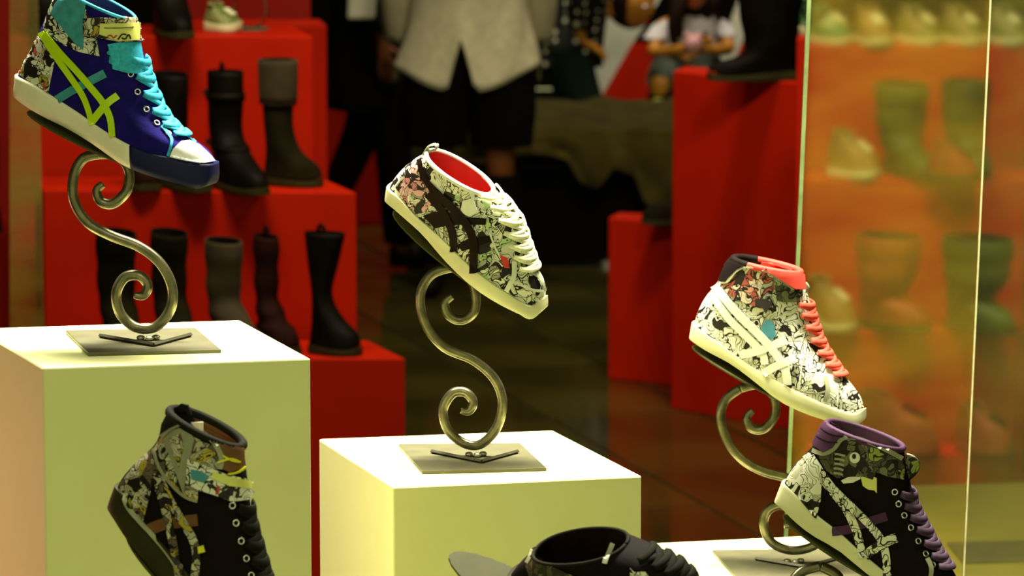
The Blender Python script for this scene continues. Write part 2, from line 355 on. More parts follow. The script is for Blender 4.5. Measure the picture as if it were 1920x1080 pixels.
    def hit(s, px, py, lift):
        r = ray(px, py).normalized(); h = s.tree.ray_cast(EYE, r)
        if h[0] is None:
            p = onp(px, py, s.O, s.w); nr = s.tree.find_nearest(p)
            if nr[0] is not None and (nr[0] - p).length < .012: p = nr[0] + (p - nr[0]).normalized() * lift; return p
            return p - r * lift
        n = h[1]
        if n.dot(r) > 0: n = -n
        return h[0] + (n * .6 - r * .4) * lift
def orient(o):
    me = o.data; tot = 0; loc = o.matrix_world if False else None
    w0 = V((0, 0, 0)); p = o
    while p is not None: w0 += p.location; p = p.parent
    for p in me.polygons: tot += p.area * p.normal.dot((EYE - (p.center + w0)).normalized())
    if tot < 0: me.flip_normals()
    return o
def crisp(o):
    m_ = o.modifiers.new('split', 'EDGE_SPLIT'); m_.split_angle = .9
def patch(last, name, poly, material, parent, lift=.0012, th=.001, step=5):
    """a panel sewn on the shoe: outline in picture pixels, laid on the body's surface"""
    bm = bmesh.new(); vs = [bm.verts.new((x, y, 0)) for x, y in poly]; bm.faces.new(vs)
    bmesh.ops.triangulate(bm, faces=bm.faces[:])
    for _ in range(6):
        es = [e for e in bm.edges if e.calc_length() > step]
        if not es: break
        bmesh.ops.subdivide_edges(bm, edges=es, cuts=1); bmesh.ops.triangulate(bm, faces=[f for f in bm.faces if len(f.verts) > 3])
    bm.verts.index_update()
    V_ = [last.hit(v.co.x, v.co.y, lift) for v in bm.verts]; Fc = [tuple(v.index for v in f.verts) for f in bm.faces]; bm.free()
    o = orient(link(name, V_, Fc, material, parent)); solid(o, th, 1); crisp(o); return o
def ribbon_px(pts, wd, n=None, taper=None):
    """outline of a stripe along px points"""
    n = n or len(pts) * 5; c = [catmull(pts, i / n) for i in range(n + 1)]; L, R = [], []
    for i, p in enumerate(c):
        a, b_ = c[max(0, i - 1)], c[min(n, i + 1)]; dx, dy = b_[0] - a[0], b_[1] - a[1]; l = math.hypot(dx, dy) or 1
        h = wd / 2 * (1 if not taper else taper[0] + (taper[1] - taper[0]) * i / n)
        L.append((p[0] - dy / l * h, p[1] + dx / l * h)); R.append((p[0] + dy / l * h, p[1] - dx / l * h))
    return L, R
def stripe(last, name, pts, wd, material, parent, lift=.002, th=.001, taper=None):
    L, R = ribbon_px(pts, wd, None, taper); vs, fs = [], []; n = len(L); m = max(2, int(wd / 4))
    for l, r in zip(L, R):
        for k in range(m + 1):
            f = k / m; vs.append(last.hit(l[0] + (r[0] - l[0]) * f, l[1] + (r[1] - l[1]) * f, lift))
    for i in range(n - 1):
        for k in range(m): a = i * (m + 1) + k; fs.append((a, a + 1, a + m + 2, a + m + 1))
    o = orient(link(name, vs, fs, material, parent)); solid(o, th, 1); crisp(o); return o
def phi_at(last, t, y):
    lo, hi = math.pi / 2, math.pi
    for _ in range(24):
        m_ = (lo + hi) / 2
        if abs((last.S(t, m_, 1) - last.S(t, m_, 0)).length) > abs(y): lo = m_
        else: hi = m_
    return hi
def lace_seg(last, t0, t1, y0, y1, off, wd=.0038, th=.0016, n=12):
    path, nrm = [], []
    for i in range(n + 1):
        f = i / n; t = t0 + (t1 - t0) * f; y = y0 + (y1 - y0) * f; ph = phi_at(last, t, y); sd = 1 if y >= 0 else -1
        nn = last.N(t, ph, sd); lift = off + .0015 * math.sin(f * math.pi)
        path.append(last.S(t, ph, sd) + nn * lift); nrm.append(nn)
    # smooth normals
    nr = [(nrm[max(0, i - 1)] + nrm[i] + nrm[min(n, i + 1)]).normalized() for i in range(n + 1)]
    return tube(path, th, 8, wd, nr)
def laces(last, ts, hy, material, parent, eyelet=None, wd=.0038, bars=True, off=.003, cross=True, hfun=None):
    segs = []
    hs = [hy if not hfun else hfun(i) for i in range(len(ts))]
    for i, t in enumerate(ts):
        h = hs[i]
        if bars: segs.append(lace_seg(last, t, t, -h, h, off + .0015, wd))
        if cross and i + 1 < len(ts):
            segs.append(lace_seg(last, t, ts[i + 1], -h, hs[i + 1], off, wd)); segs.append(lace_seg(last, t, ts[i + 1], h, -hs[i + 1], off + .0008, wd))
    v, f = join(*segs); fixn(link('laces', v, f, material, parent))
    if eyelet:
        for i, t in enumerate(ts):
            for sd in (1, -1):
                ph = phi_at(last, t, hs[i] + .004); n = last.N(t, ph, sd); c = last.S(t, ph, sd) + n * .0012
                a = n.cross(V((0, 0, 1))).normalized(); b_ = n.cross(a)
                v, f = tube([c + a * .0036 * math.cos(x * math.pi / 8) + b_ * .0036 * math.sin(x * math.pi / 8) for x in range(17)], .0012, 6)
                link('eyelet', v, f, eyelet, parent)
def collar(last, name, r, material, parent, p0=0, p1=1, both=True, n=40, drop=0):
    """padded roll along the opening; p0..p1 the share from heel to front"""
    path = []
    for i in range(n + 1):
        ph = math.pi * (p0 + (p1 - p0) * i / n); path.append(ph)
    if p0 == 0: pts = [last.S(1 - drop, a, -1) for a in path[::-1]] + [last.S(1 - drop, a, 1) for a in path[1:]]
    else: pts = [last.S(1 - drop, a, -1) for a in path] + [last.S(1 - drop, a, 1) for a in path[::-1][1:]]
    closed = (p0 == 0 and p1 == 1)
    v, f = tube(pts, r, 10); return link(name, v, f, material, parent)
def lining(last, material, parent, inset=.004, depth=.75):
    v, f = last.rings(1, 1 - depth, 14, 20, inset); K = 40; n = len(v)
    f.append(tuple(n - K + k for k in range(K))); return link('lining', v, f, material, parent)
def tongue(last, pts, half, th, material, parent, name='tongue'):
    path = [last.O + last.d * a + last.u * z for a, z in (last.unp(p) for p in pts)]
    n = 12; c = [V(catmull([tuple(p) for p in path], i / n)) for i in range(n + 1)]
    wd = [half * (1 if i < n - 2 else (.9 if i < n - 1 else (.75 if i < n else .45))) for i in range(n + 1)]
    v, f = tube(c, th, 12, None); 
    vs, fs = [], []
    for i, p in enumerate(c):
        T = (c[min(i + 1, n)] - c[max(i - 1, 0)]).normalized(); Nn = T.cross(last.w).normalized()
        for k in range(14):
            a = 2 * math.pi * k / 14; y = math.sin(a) * wd[i]; vs.append(p + last.w * y + Nn * (math.cos(a) * th) - Nn * 0)
    for i in range(n):
        for k in range(14): k2 = (k + 1) % 14; fs.append((i * 14 + k, i * 14 + k2, (i + 1) * 14 + k2, (i + 1) * 14 + k))
    fs += [tuple(range(14)), tuple(n * 14 + k for k in range(14))]
    return fixn(link(name, vs, fs, material, parent))
def Z(ox, oy, k): return lambda *pts: [(ox + x / k, oy + y / k) for x, y in pts]

# ------------------------------------------------------------------ setting
wallx0, wallx1, yb = -3.2, 3.2, 22.0
def slab(name, x0, x1, y0, y1, z0, z1, material):
    v, f = boxm(V((x0, y0, z0)), V((x1 - x0, 0, 0)), V((0, y1 - y0, 0)), V((0, 0, z1 - z0)))
    return tag(fixn(link(name, v, f, material, None, False)), kind='structure')
fl = slab('floor', wallx0, wallx1, 2.5, yb, -.06, -.006, 'grout')
slab('ceiling', wallx0, wallx1, 4.4, yb, 3.5, 3.56, 'ceil')
slab('wall_left', wallx0 - .1, wallx0, 2.5, yb, 0, 3.5, 'dark')
slab('wall_right', wallx1, wallx1 + .1, 2.5, yb, 0, 3.5, 'dark')
slab('wall_back', wallx0, wallx1, yb, yb + .1, 0, 3.5, 'dark')
# dark floor tiles, joints running away to the left
ang = math.radians(17); tw, tl = .45, .9; proto = None; cnt = 0
for i in range(-16, 17):
    for j in range(-2, 20):
        cx = (i + .5) * tw; cy = (j + .5) * tl + (i % 2) * .45
        x = .3 + cx * math.cos(ang) - cy * math.sin(ang); y = 8.6 + cx * math.sin(ang) + cy * math.cos(ang)
        if not (8.2 < y < 21.5 and abs(x) < .12 * y + .55): continue
        if proto is None:
            g = .004; hx, hy = tw / 2 - g, tl / 2 - g
            vs = [V((sx * hx, sy * hy, 0)) for sx, sy in ((-1, -1), (1, -1), (1, 1), (-1, 1))]
            vs += [V((sx * (hx - .003), sy * (hy - .003), .006)) for sx, sy in ((-1, -1), (1, -1), (1, 1), (-1, 1))]
            o = link('floor_tile', vs, [(4, 5, 6, 7), (0, 1, 5, 4), (1, 2, 6, 5), (2, 3, 7, 6), (3, 0, 4, 7), (3, 2, 1, 0)], 'floor', None, False); proto = o
        else: o = proto.copy(); COL.objects.link(o)
        o.parent = fl; o.location = (x, y, -.006 + random.uniform(-.0006, 0)); o.rotation_euler = (random.uniform(-.0012, .0012), random.uniform(-.0012, .0012), ang); cnt += 1

# ------------------------------------------------------------------ pedestals
def pedestal(D, fl_, fr, br, bl, label, group='white display pedestals'):
    z = P(fl_[0], fl_[1], D).z; q = [onz(p[0], p[1], z) for p in (fl_, fr, br, bl)]
    c = sum(q, V()) / 4
    o = prism('display_pedestal', q, z, 0, 'ped', None, .0025, (c.x, c.y, 0)); tag(o, label, 'pedestal', group); return o, z
ped1, z1 = pedestal(5.46, (80, 690), (582, 672), (450, 600), (-45, 616), 'tall white pedestal at left under the stand of the blue high-top sneaker')
ped2, z2 = pedestal(5.88, (737, 913), (1203, 892), (1037, 807), (598, 823), 'white pedestal at bottom centre under the stand of the low white-laced sneaker')
ped3, z3 = pedestal(6.12, (1275, 1116), (1757, 1092), (1590, 1001), (1150, 1022), 'low white pedestal at bottom right under the stand of the coral-laced high-top')

# ------------------------------------------------------------------ display stands
def stand(D, S, curl, base, vbar, la, gap, label, r=.0070, zb=None):
    """S: px path of the scroll from the sole plate down, base: 4 px corners, vbar: 3 px points"""
    if zb is None: q = [P(p[0], p[1], D) for p in base]
    else: q = [onz(p[0], p[1], zb + .005) for p in base]
    c = sum(q, V()) / 4; z = c.z
    rt = root('scroll_stand', (c.x, c.y, z - .005), label, 'shoe stand', 'iron scroll shoe stands')
    prism('base_plate', q, z, z - .005, 'plate', rt, .001)
    vb = [onz(p[0], p[1], z + .003) for p in vbar]
    for a, b_ in ((vb[0], vb[1]), (vb[1], vb[2])):
        v, f = tube([a, b_], .0028, 4); link('cross_bar', v, f, 'bar', rt, False)
    nrm = V((0, -1, 0)); O = V((0, c.y, 0))
    q1, qe = gap[2], gap[3]
    def bt(q):
        if q >= 0: return la.curve(la.bot, la.pbot, q)
        a0_, b0_ = la.bot[0], la.curve(la.bot, la.pbot, .4); return (a0_[0] + (b0_[0] - a0_[0]) * q / .4, a0_[1] + (b0_[1] - a0_[1]) * q / .4)
    (xa, za), (xb, zbb) = bt(q1), bt(qe); ln = math.hypot(xb - xa, zbb - za); nx, nz = (zbb - za) / ln, -(xb - xa) / ln
    A = la.O + la.d * (xa + nx * gap[0]) + la.u * (za + nz * gap[0]); Bp = la.O + la.d * (xb + nx * gap[1]) + la.u * (zbb + nz * gap[1])
    Y0 = (A + (Bp - A) * .45).y
    pl_ = lambda f: V((0, Y0 + (c.y - Y0) * sstep(f * 1.6), 0))
    path = [onp(x, y, pl_(i / 110), nrm) for i, (x, y) in enumerate([catmull(S, i / 110) for i in range(111)])]
    # spiral ends step sideways so the coil does not run through itself
    for i in range(111):
        if i > 85: path[i].y -= (i - 85) / 25 * .006
    rad = [r if i < 100 else r * (1 - .35 * (i - 100) / 10) for i in range(111)]
    v, f = tube(path, rad, 12); link('scroll', v, f, 'iron', rt)
    path = [onp(x, y, pl_(0), nrm) for x, y in [catmull(curl, i / 50) for i in range(51)]]
    for i in range(51): path[i].y += .004 * i / 50
    rad = [r * (1 - .3 * max(0, i - 38) / 12) for i in range(51)]
    v, f = tube(path, rad, 12); link('curl', v, f, 'iron', rt)
    low = min(range(111), key=lambda i: onp(*catmull(S, i / 110), O, nrm).z); pl = onp(*catmull(S, low / 110), O, nrm)
    vs, fs = [], []
    for (dx, dy) in ((-.008, -.002), (.004, -.008), (.012, .002)):
        cc = V((pl.x + dx, pl.y + dy, z + .003)); ball = bmesh.new(); bmesh.ops.create_uvsphere(ball, u_segments=10, v_segments=6, radius=.006)
        o = len(vs); vs += [cc + V((v.co.x, v.co.y, v.co.z * .6)) for v in ball.verts]; ball.verts.index_update(); fs += [tuple(v.index + o for v in f.verts) for f in ball.faces]; ball.free()
    link('weld', vs, fs, 'weld', rt)
    # tilted oval sole plate
    v, f = disc((A + Bp) / 2, (Bp - A) / 2, la.w * gap[4], .003); o = link('sole_plate', v, f, 'soleplate', rt, False); fixn(o); bevel(o, .001)
    return rt
S1 = [(187, 289), (157, 297), (139, 328), (138, 374), (163, 416), (206, 441), (260, 462), (300, 493), (322, 536), (320, 578), (293, 612), (255, 614), (226, 588), (218, 551), (233, 521), (260, 516), (277, 533), (270, 553), (252, 552)]
C1 = [(187, 289), (220, 292), (241, 320), (238, 357), (212, 382), (188, 378), (181, 358), (193, 346)]
S2 = [(848, 501), (809, 515), (788, 554), (798, 608), (833, 651), (887, 675), (926, 709), (942, 752), (932, 800), (903, 832), (872, 832), (841, 807), (831, 768), (848, 738), (872, 735), (887, 752), (879, 770), (864, 768)]
C2 = [(848, 501), (880, 520), (892, 555), (888, 586), (864, 601), (841, 591), (834, 569), (848, 556)]
S3 = [(1388, 728), (1361, 749), (1351, 784), (1364, 827), (1392, 862), (1431, 884), (1475, 896), (1515, 915), (1545, 950), (1550, 990), (1528, 1022), (1485, 1032), (1447, 1017), (1432, 983), (1440, 957), (1464, 947), (1486, 960), (1484, 980), (1470, 984)]
C3 = [(1388, 728), (1425, 722), (1451, 745), (1453, 778), (1433, 804), (1410, 804), (1400, 785), (1411, 770)]

# ------------------------------------------------------------------ sneakers
LA = []
def sneaker(D, psi, roll, top, bot, B, Fp, label, name='high_top_sneaker', cat='sneaker', upper='navy', sole='rubber_white', **kw):
    mid = [(a + b_) / 2 for a, b_ in zip(top[0], top[-1])]; O = P(mid[0], mid[1], D)
    la = Last(O, psi, roll, top, bot, B, Fp, **kw); la.bvh(); LA.append(la)
    rt = root(name, O + la.u * -.02, label, cat, 'comic-print sneakers in the window')
    v, f = la.rings(0, 1, 40, 30); o = link('upper', v, f, upper, rt); solid(o, .002, -1); fixn(o)
    if sole:
        v, f = la.sole(); o = fixn(link('sole', v, f, sole, rt)); bevel(o, .0012)
    return la, rt
# --- shoe 1: navy high-top with lime stripes
z = Z(0, 0, 2.7)
la, rt = sneaker(5.6, .30, 0,
    [(37, 141), (65, 160), (93, 178), (148, 214), (193, 246), (241, 274), (281, 290), (318, 298), (363, 306), (402, 309)],
    [(33, 176), (52, 199), (85, 219), (130, 242), (178, 272), (228, 308), (274, 328), (333, 345), (380, 350), (402, 330)],
    [(37, 141), (48, 117), (61, 92), (75, 62), (88, 32), (100, 2), (120, -28)],
    [(402, 307), (388, 285), (354, 262), (316, 228), (286, 170), (267, 105), (250, 36)],
    'navy and teal high-top sneaker with lime green stripes and a white toe cap', upper='navy', sole=None)
v, f = la.sole(0, .60); o = fixn(link('sole', v, f, 'rubber_white', rt)); o['label'] = 'white rear half of the sole'
v, f = la.sole(.60, 1); o = fixn(link('sole', v, f, 'rubber_navy', rt)); o['label'] = 'navy front half of the sole'
lining(la, 'navy_in', rt); collar(la, 'collar_piping', .0022, 'cyan', rt)
patch(la, 'toe_cap', z((858, 798), (875, 755), (915, 722), (955, 716), (1005, 740), (1055, 785), (1082, 818), (1010, 830), (940, 818)), 'whitecap', rt, .0015, .002)
patch(la, 'heel_panel', z((193, 182), (240, 240), (282, 292), (262, 390), (245, 478), (170, 425), (90, 372), (122, 290), (148, 228)), 'comic_heel', rt)
patch(la, 'ankle_panel', z((220, 145), (238, 84), (262, 22), (290, -40), (430, -40), (440, 60), (480, 130), (505, 285), (400, 262), (300, 215)), 'comic_bw', rt, .0012)
patch(la, 'ankle_overlay', z((262, 70), (285, 20), (300, 0), (345, 80), (372, 110), (385, 60), (380, -20), (440, -20), (432, 80), (424, 252), (380, 215), (310, 130)), 'teal', rt, .003)
stripe(la, 'teal_stripe', z((290, 505), (360, 462), (430, 425), (532, 372)), 16, 'teal', rt, .0012)
stripe(la, 'lime_stripe', z((212, 165), (290, 290), (360, 390), (420, 480), (452, 560), (468, 632)), 11, 'lime', rt, .0026, taper=(1.1, .9))
stripe(la, 'lime_stripe', z((228, 172), (312, 272), (398, 365), (470, 450), (525, 520), (562, 600), (572, 695)), 12, 'lime', rt, .0034)
stripe(la, 'lime_stripe', z((470, 615), (510, 565), (550, 520), (597, 485)), 14, 'lime', rt, .003)
stripe(la, 'toe_piping', z((815, 640), (850, 680), (868, 720), (850, 790)), 5, 'cyan', rt, .002)
stripe(la, 'toe_piping', z((870, 622), (915, 650), (950, 685), (990, 722)), 4, 'cyan', rt, .002)
patch(la, 'tongue_patch', z((545, 225), (600, 215), (700, 215), (715, 300), (740, 350), (700, 375), (640, 370), (570, 350), (585, 290)), 'cyan', rt, .002, .003)
laces(la, [.36, .45, .54, .63, .72, .80], .020, 'cyan', rt, 'chrome', wd=.0046, off=.0035)
sp = patch(la, 'strap', z((430, 92), (500, 88), (600, 92), (712, 92), (716, 150), (708, 210), (610, 213), (500, 190), (428, 178)), 'comic_brown', rt, .005, .003)
patch(la, 'strap_label', z((512, 118), (690, 120), (688, 205), (600, 208), (508, 172)), 'label', sp, .0085, .001)
for pts in (((545, 185), (560, 178), (575, 190), (590, 178)), ((595, 200), (612, 176), (632, 176)), ((612, 192), (628, 198), (640, 178), (652, 200)), ((530, 140), (600, 142), (660, 140))):
    stripe(la, 'strap_print', z(*pts), 3 if pts[0][1] > 150 else 1.4, 'inkblack' if pts[0][0] != 545 else 'inkred', sp, .0098, .0006)
# --- shoe 2: low sneaker with white laces
z = Z(700, 250, 2.919)
la, rt = sneaker(6.0, .42, .22,
    [(734, 347), (755, 376), (779, 404), (827, 447), (868, 488), (912, 526), (953, 553), (985, 565), (1006, 567), (1019, 560)],
    [(730, 368), (748, 396), (792, 437), (834, 487), (878, 531), (926, 565), (972, 587), (996, 590), (1010, 586), (1019, 574)],
    [(734, 347), (742, 333), (753, 319), (767, 306), (784, 294), (803, 285)],
    [(1020, 562), (1018, 532), (1003, 503), (988, 462), (968, 410), (922, 362)],
    'low comic-print sneaker with ivory laces, dark stripes and a red lining', 'low_sneaker', upper='comic_bw', sole='rubber_cream', wa=.031)
lining(la, 'redin', rt); collar(la, 'collar_trim', .0034, 'white', rt)
patch(la, 'heel_panel', z((120, 290), (170, 215), (215, 170), (250, 190), (300, 300), (360, 410), (290, 430), (240, 440), (170, 360)), 'comic_pink', rt)
patch(la, 'ankle_panel', z((240, 150), (265, 135), (275, 200), (310, 260), (360, 310), (420, 370), (430, 420), (380, 400), (320, 330), (260, 240)), 'brown', rt, .0014)
patch(la, 'side_band', z((275, 450), (330, 430), (420, 432), (520, 460), (620, 465), (615, 500), (500, 498), (400, 505), (340, 520)), 'brown', rt, .0014)
patch(la, 'side_band', z((462, 610), (520, 575), (600, 565), (640, 560), (645, 590), (590, 610), (490, 645)), 'brown', rt, .0014)
patch(la, 'print_patch', z((490, 370), (545, 352), (575, 430), (530, 455), (480, 430)), 'white', rt, .0028, .0008)
stripe(la, 'dark_stripe', z((300, 330), (370, 410), (420, 500), (440, 560), (442, 650)), 14, 'brown', rt, .003)
stripe(la, 'dark_stripe', z((330, 320), (420, 390), (500, 480), (545, 570), (552, 660), (550, 765)), 15, 'brown', rt, .0036)
patch(la, 'red_patch', z((690, 665), (735, 680), (745, 740), (715, 735)), 'redcollar', rt, .0028, .0008)
stripe(la, 'white_piping', z((640, 550), (665, 620), (700, 690)), 3.5, 'white', rt, .0025)
stripe(la, 'white_piping', z((770, 700), (768, 780), (745, 830), (725, 868)), 9, 'white', rt, .003)
stripe(la, 'white_piping', z((775, 812), (830, 840), (880, 858), (925, 862)), 4.5, 'white', rt, .0028)
stripe(la, 'white_piping', z((868, 700), (888, 770), (925, 830), (935, 862)), 3.5, 'grey', rt, .0028)
laces(la, [.40, .50, .59, .68, .77, .86, .94], .023, 'lace_white', rt, None, wd=.0032, off=.0035)
v = []; pt = [onp(*p, la.O, la.w) for p in z((262, 150), (280, 110), (305, 70), (345, 62), (345, 85), (318, 95), (300, 115))]
c = [V(catmull([tuple(p) for p in pt], i / 20)) for i in range(21)]
v, f = tube(c, .0014, 8, .006, la.w.cross(V((0, 0, 1)))); link('pull_tab', v, f, 'grey', rt)
# --- shoe 3: white comic high-top with coral laces
z = Z(1270, 460, 3.0)
la, rt = sneaker(6.25, .28, 0,
    [(1303, 605), (1325, 628), (1353, 648), (1403, 685), (1457, 717), (1503, 742), (1553, 764), (1583, 772), (1606, 774), (1619, 768)],
    [(1298, 631), (1325, 656), (1370, 681), (1413, 713), (1457, 749), (1503, 773), (1550, 789), (1585, 796), (1607, 795), (1619, 782)],
    [(1303, 605), (1309, 586), (1317, 568), (1327, 552), (1339, 538), (1350, 522), (1361, 503), (1376, 484)],
    [(1619, 766), (1613, 745), (1596, 722), (1570, 690), (1542, 645), (1524, 595), (1514, 555), (1500, 512)],
    'white comic-print high-top sneaker with coral red laces', upper='comic_pale', sole='rubber_cream')
lining(la, 'redin', rt, depth=.6)
collar(la, 'collar_roll', .005, 'redcollar', rt, .35, 1); o = collar(la, 'collar_roll', .0055, 'black', rt, 0, .36); o['label'] = 'black heel part of the collar'
patch(la, 'heel_collar', z((242, 205), (258, 165), (285, 105), (310, 65), (400, 80), (475, 95), (460, 122), (390, 115), (345, 135), (300, 180), (280, 205)), 'black', rt, .003, .003)
patch(la, 'front_collar', z((475, 92), (560, 98), (650, 128), (695, 170), (705, 250), (660, 248), (610, 215), (540, 165), (462, 125)), 'redcollar', rt, .004, .004)
patch(la, 'ankle_panel', z((250, 215), (290, 205), (340, 150), (395, 125), (480, 140), (540, 175), (545, 240), (520, 300), (540, 350), (470, 355), (400, 330), (330, 300), (280, 265)), 'comic_red', rt, .002)
stripe(la, 'ankle_binding', z((250, 208), (290, 200), (335, 145), (390, 120), (470, 130), (560, 175), (620, 220), (650, 250)), 6, 'grey', rt, .0045)
patch(la, 'ankle_print', z((440, 300), (500, 300), (535, 320), (520, 350), (500, 385), (480, 350), (440, 335)), 'inkblack', rt, .004, .0006)
patch(la, 'throat_panel', z((545, 200), (620, 235), (690, 262), (690, 320), (600, 320), (560, 310)), 'comic_dark', rt, .003)
patch(la, 'blue_print', z((470, 480), (490, 430), (520, 415), (545, 450), (555, 510), (530, 530), (520, 480), (500, 480), (505, 520)), 'inkblue', rt, .0022, .0006)
stripe(la, 'white_stripe', z((200, 280), (290, 410), (380, 500), (450, 570), (486, 620), (494, 670)), 14, 'white', rt, .002)
stripe(la, 'white_stripe', z((215, 230), (330, 370), (450, 490), (540, 590), (600, 680), (618, 740), (622, 785)), 15, 'white', rt, .003)
stripe(la, 'white_stripe', z((352, 618), (440, 598), (520, 570), (610, 530)), 15, 'white', rt, .0026)
stripe(la, 'white_stripe', z((485, 722), (540, 688), (600, 660), (665, 632)), 15, 'white', rt, .0034)
stripe(la, 'toe_seam', z((830, 740), (845, 800), (838, 850), (828, 880)), 8, 'grey', rt, .002)
stripe(la, 'toe_seam', z((655, 800), (720, 828), (790, 832), (850, 815)), 3, 'grey', rt, .002)
laces(la, [.37, .44, .51, .58, .65, .72, .79], .022, 'coral', rt, None, wd=.0042, off=.0035)
pt = [onp(*p, la.O, la.w) for p in z((640, 265), (700, 268), (730, 240), (715, 215))]
v, f = tube([V(catmull([tuple(p) for p in pt], i / 14)) for i in range(15)], .0015, 8, .004, la.w); link('lace_loop', v, f, 'grey', rt)
# --- shoe 4: black high-top with purple collar
z = Z(1430, 770, 3.483)
la, rt = sneaker(5.55, .34, 0,
    [(1473, 903), (1487, 922), (1505, 940), (1530, 965), (1574, 1000), (1614, 1037), (1660, 1076), (1710, 1110), (1755, 1138), (1790, 1157), (1812, 1160)],
    [(1459, 937), (1474, 957), (1491, 975), (1525, 1003), (1574, 1032), (1614, 1066), (1655, 1098), (1705, 1134), (1750, 1162), (1788, 1180), (1812, 1175)],
    [(1473, 903), (1478, 890), (1488, 876), (1500, 862), (1514, 847), (1527, 832), (1539, 812), (1551, 792)],
    [(1813, 1156), (1808, 1122), (1790, 1080), (1764, 1040), (1736, 990), (1714, 945), (1704, 895), (1692, 842)],
    'black high-top sneaker with a quilted purple collar, partly below the frame', upper='black', sole='rubber_cream')
lining(la, 'purple', rt, depth=.6); collar(la, 'collar_roll', .0042, 'purple', rt)
patch(la, 'heel_panel', z((150, 462), (190, 400), (240, 335), (290, 290), (330, 370), (388, 470), (380, 590), (350, 710), (300, 650), (250, 590), (200, 530)), 'comic_pale', rt, .0012)
patch(la, 'collar_quilt', z((342, 225), (375, 160), (400, 110), (435, 65), (490, 90), (550, 150), (500, 190), (470, 240), (410, 272)), 'purple', rt, .003, .004)
for a, b_ in (((372, 175), (500, 205)), ((400, 125), (535, 165)), ((430, 80), (545, 125))):
    stripe(la, 'quilt_seam', z(a, ((a[0] + b_[0]) / 2, (a[1] + b_[1]) / 2 + 12), b_), 2, 'black', rt, .0075, .0006)
patch(la, 'ankle_panel', z((345, 270), (410, 282), (475, 250), (520, 190), (600, 170), (700, 200), (800, 250), (900, 310), (920, 380), (915, 450), (820, 430), (740, 400), (720, 450), (660, 430), (560, 430), (490, 440), (420, 390)), 'comic_dark', rt, .002)
stripe(la, 'ankle_binding', z((335, 262), (410, 280), (475, 245), (530, 180), (610, 175), (700, 205), (820, 265), (900, 315)), 8, 'grey', rt, .0045)
for i in range(5):
    y = 282 + i * 31; stripe(la, 'printed_bar', z((478 - i * 2, y), (510 - i * 2, y + 3), (545 - i * 4, y + 12)), 4, 'grey', rt, .0042, .0006)
patch(la, 'printed_ring', [(1430 + (605 + 34 * math.cos(a)) / 3.483, 770 + (305 + 36 * math.sin(a)) / 3.483) for a in [k * .393 for k in range(16)]], 'white', rt, .0042, .0006, 3)
patch(la, 'printed_ring', [(1430 + (602 + 14 * math.cos(a)) / 3.483, 770 + (296 + 18 * math.sin(a)) / 3.483) for a in [k * .785 for k in range(8)]], 'inkblack', rt, .005, .0006, 3)
patch(la, 'print_patch', z((640, 420), (700, 415), (745, 440), (745, 540), (730, 520), (690, 515), (655, 490)), 'label', rt, .002, .0006)
patch(la, 'print_patch', z((515, 455), (555, 435), (640, 410), (640, 445), (590, 470), (530, 475)), 'white', rt, .002, .0006)
stripe(la, 'purple_band', z((455, 790), (560, 775), (680, 730), (810, 690)), 17, 'purple', rt, .0014)
stripe(la, 'print_stripe', z((290, 290), (400, 450), (520, 600), (590, 720), (635, 850), (655, 960)), 15, 'comic_pale', rt, .0026)
stripe(la, 'print_stripe', z((320, 300), (450, 490), (600, 640), (700, 745), (780, 850), (810, 960), (812, 1080)), 14, 'comic_pale', rt, .0034)
stripe(la, 'print_stripe', z((670, 950), (740, 895), (800, 860), (872, 830)), 18, 'comic_pale', rt, .003)
stripe(la, 'toe_piping', z((1070, 965), (1095, 1020), (1095, 1080), (1080, 1130)), 8, 'grey', rt, .0024)
laces(la, [.34, .41, .48, .55, .62, .69, .76], .021, 'purplelace', rt, 'chrome', wd=.0045, off=.003)
pt = [onp(*p, la.O, la.w) for p in z((860, 440), (930, 420), (980, 370), (975, 335), (930, 320))]
v, f = tube([V(catmull([tuple(p) for p in pt], i / 14)) for i in range(15)], .0015, 8, .009, la.w); link('strap_loop', v, f, 'comic_dark', rt)
# --- shoe 5: black high-top with strap
z = Z(190, 740, 3.175)
la, rt = sneaker(5.15, .34, 0,
    [(226, 908), (236, 935), (250, 960), (272, 990), (307, 1023), (338, 1060), (375, 1108), (420, 1165), (465, 1213), (492, 1232), (510, 1234)],
    [(212, 945), (219, 975), (236, 1003), (256, 1030), (288, 1070), (328, 1115), (378, 1172), (422, 1222), (462, 1256), (492, 1266), (510, 1254)],
    [(226, 908), (234, 893), (246, 878), (262, 862), (281, 844), (297, 825), (308, 797), (322, 768)],
    [(512, 1230), (518, 1195), (512, 1145), (502, 1090), (486, 1035), (470, 975), (462, 915), (452, 838)],
    'black high-top sneaker with a printed ankle strap in front of the tall white pedestal', upper='black', sole='rubber_black', wa=.032)
lining(la, 'brownin', rt, depth=.6); collar(la, 'collar_roll', .0055, 'blackpad', rt)
patch(la, 'heel_panel', z((115, 535), (180, 450), (240, 380), (315, 320), (325, 400), (310, 520), (280, 640), (248, 770), (180, 680), (130, 600)), 'comic_brown', rt, .0012)
patch(la, 'ankle_panel', z((320, 320), (370, 245), (440, 190), (500, 170), (580, 200), (660, 270), (715, 350), (700, 440), (600, 440), (580, 560), (575, 640), (500, 610), (420, 540), (350, 430)), 'comic_brown', rt, .0018)
patch(la, 'heel_collar', z((372, 238), (385, 180), (425, 100), (480, 50), (520, 60), (560, 160), (500, 165), (430, 195)), 'blackpad', rt, .004, .004)
patch(la, 'ankle_overlay', z((375, 250), (440, 205), (510, 195), (560, 260), (520, 420), (495, 590), (440, 440)), 'grey', rt, .0032)
patch(la, 'ankle_window', z((415, 260), (480, 230), (500, 300), (470, 430), (440, 350)), 'comic_brown', rt, .005, .0006)
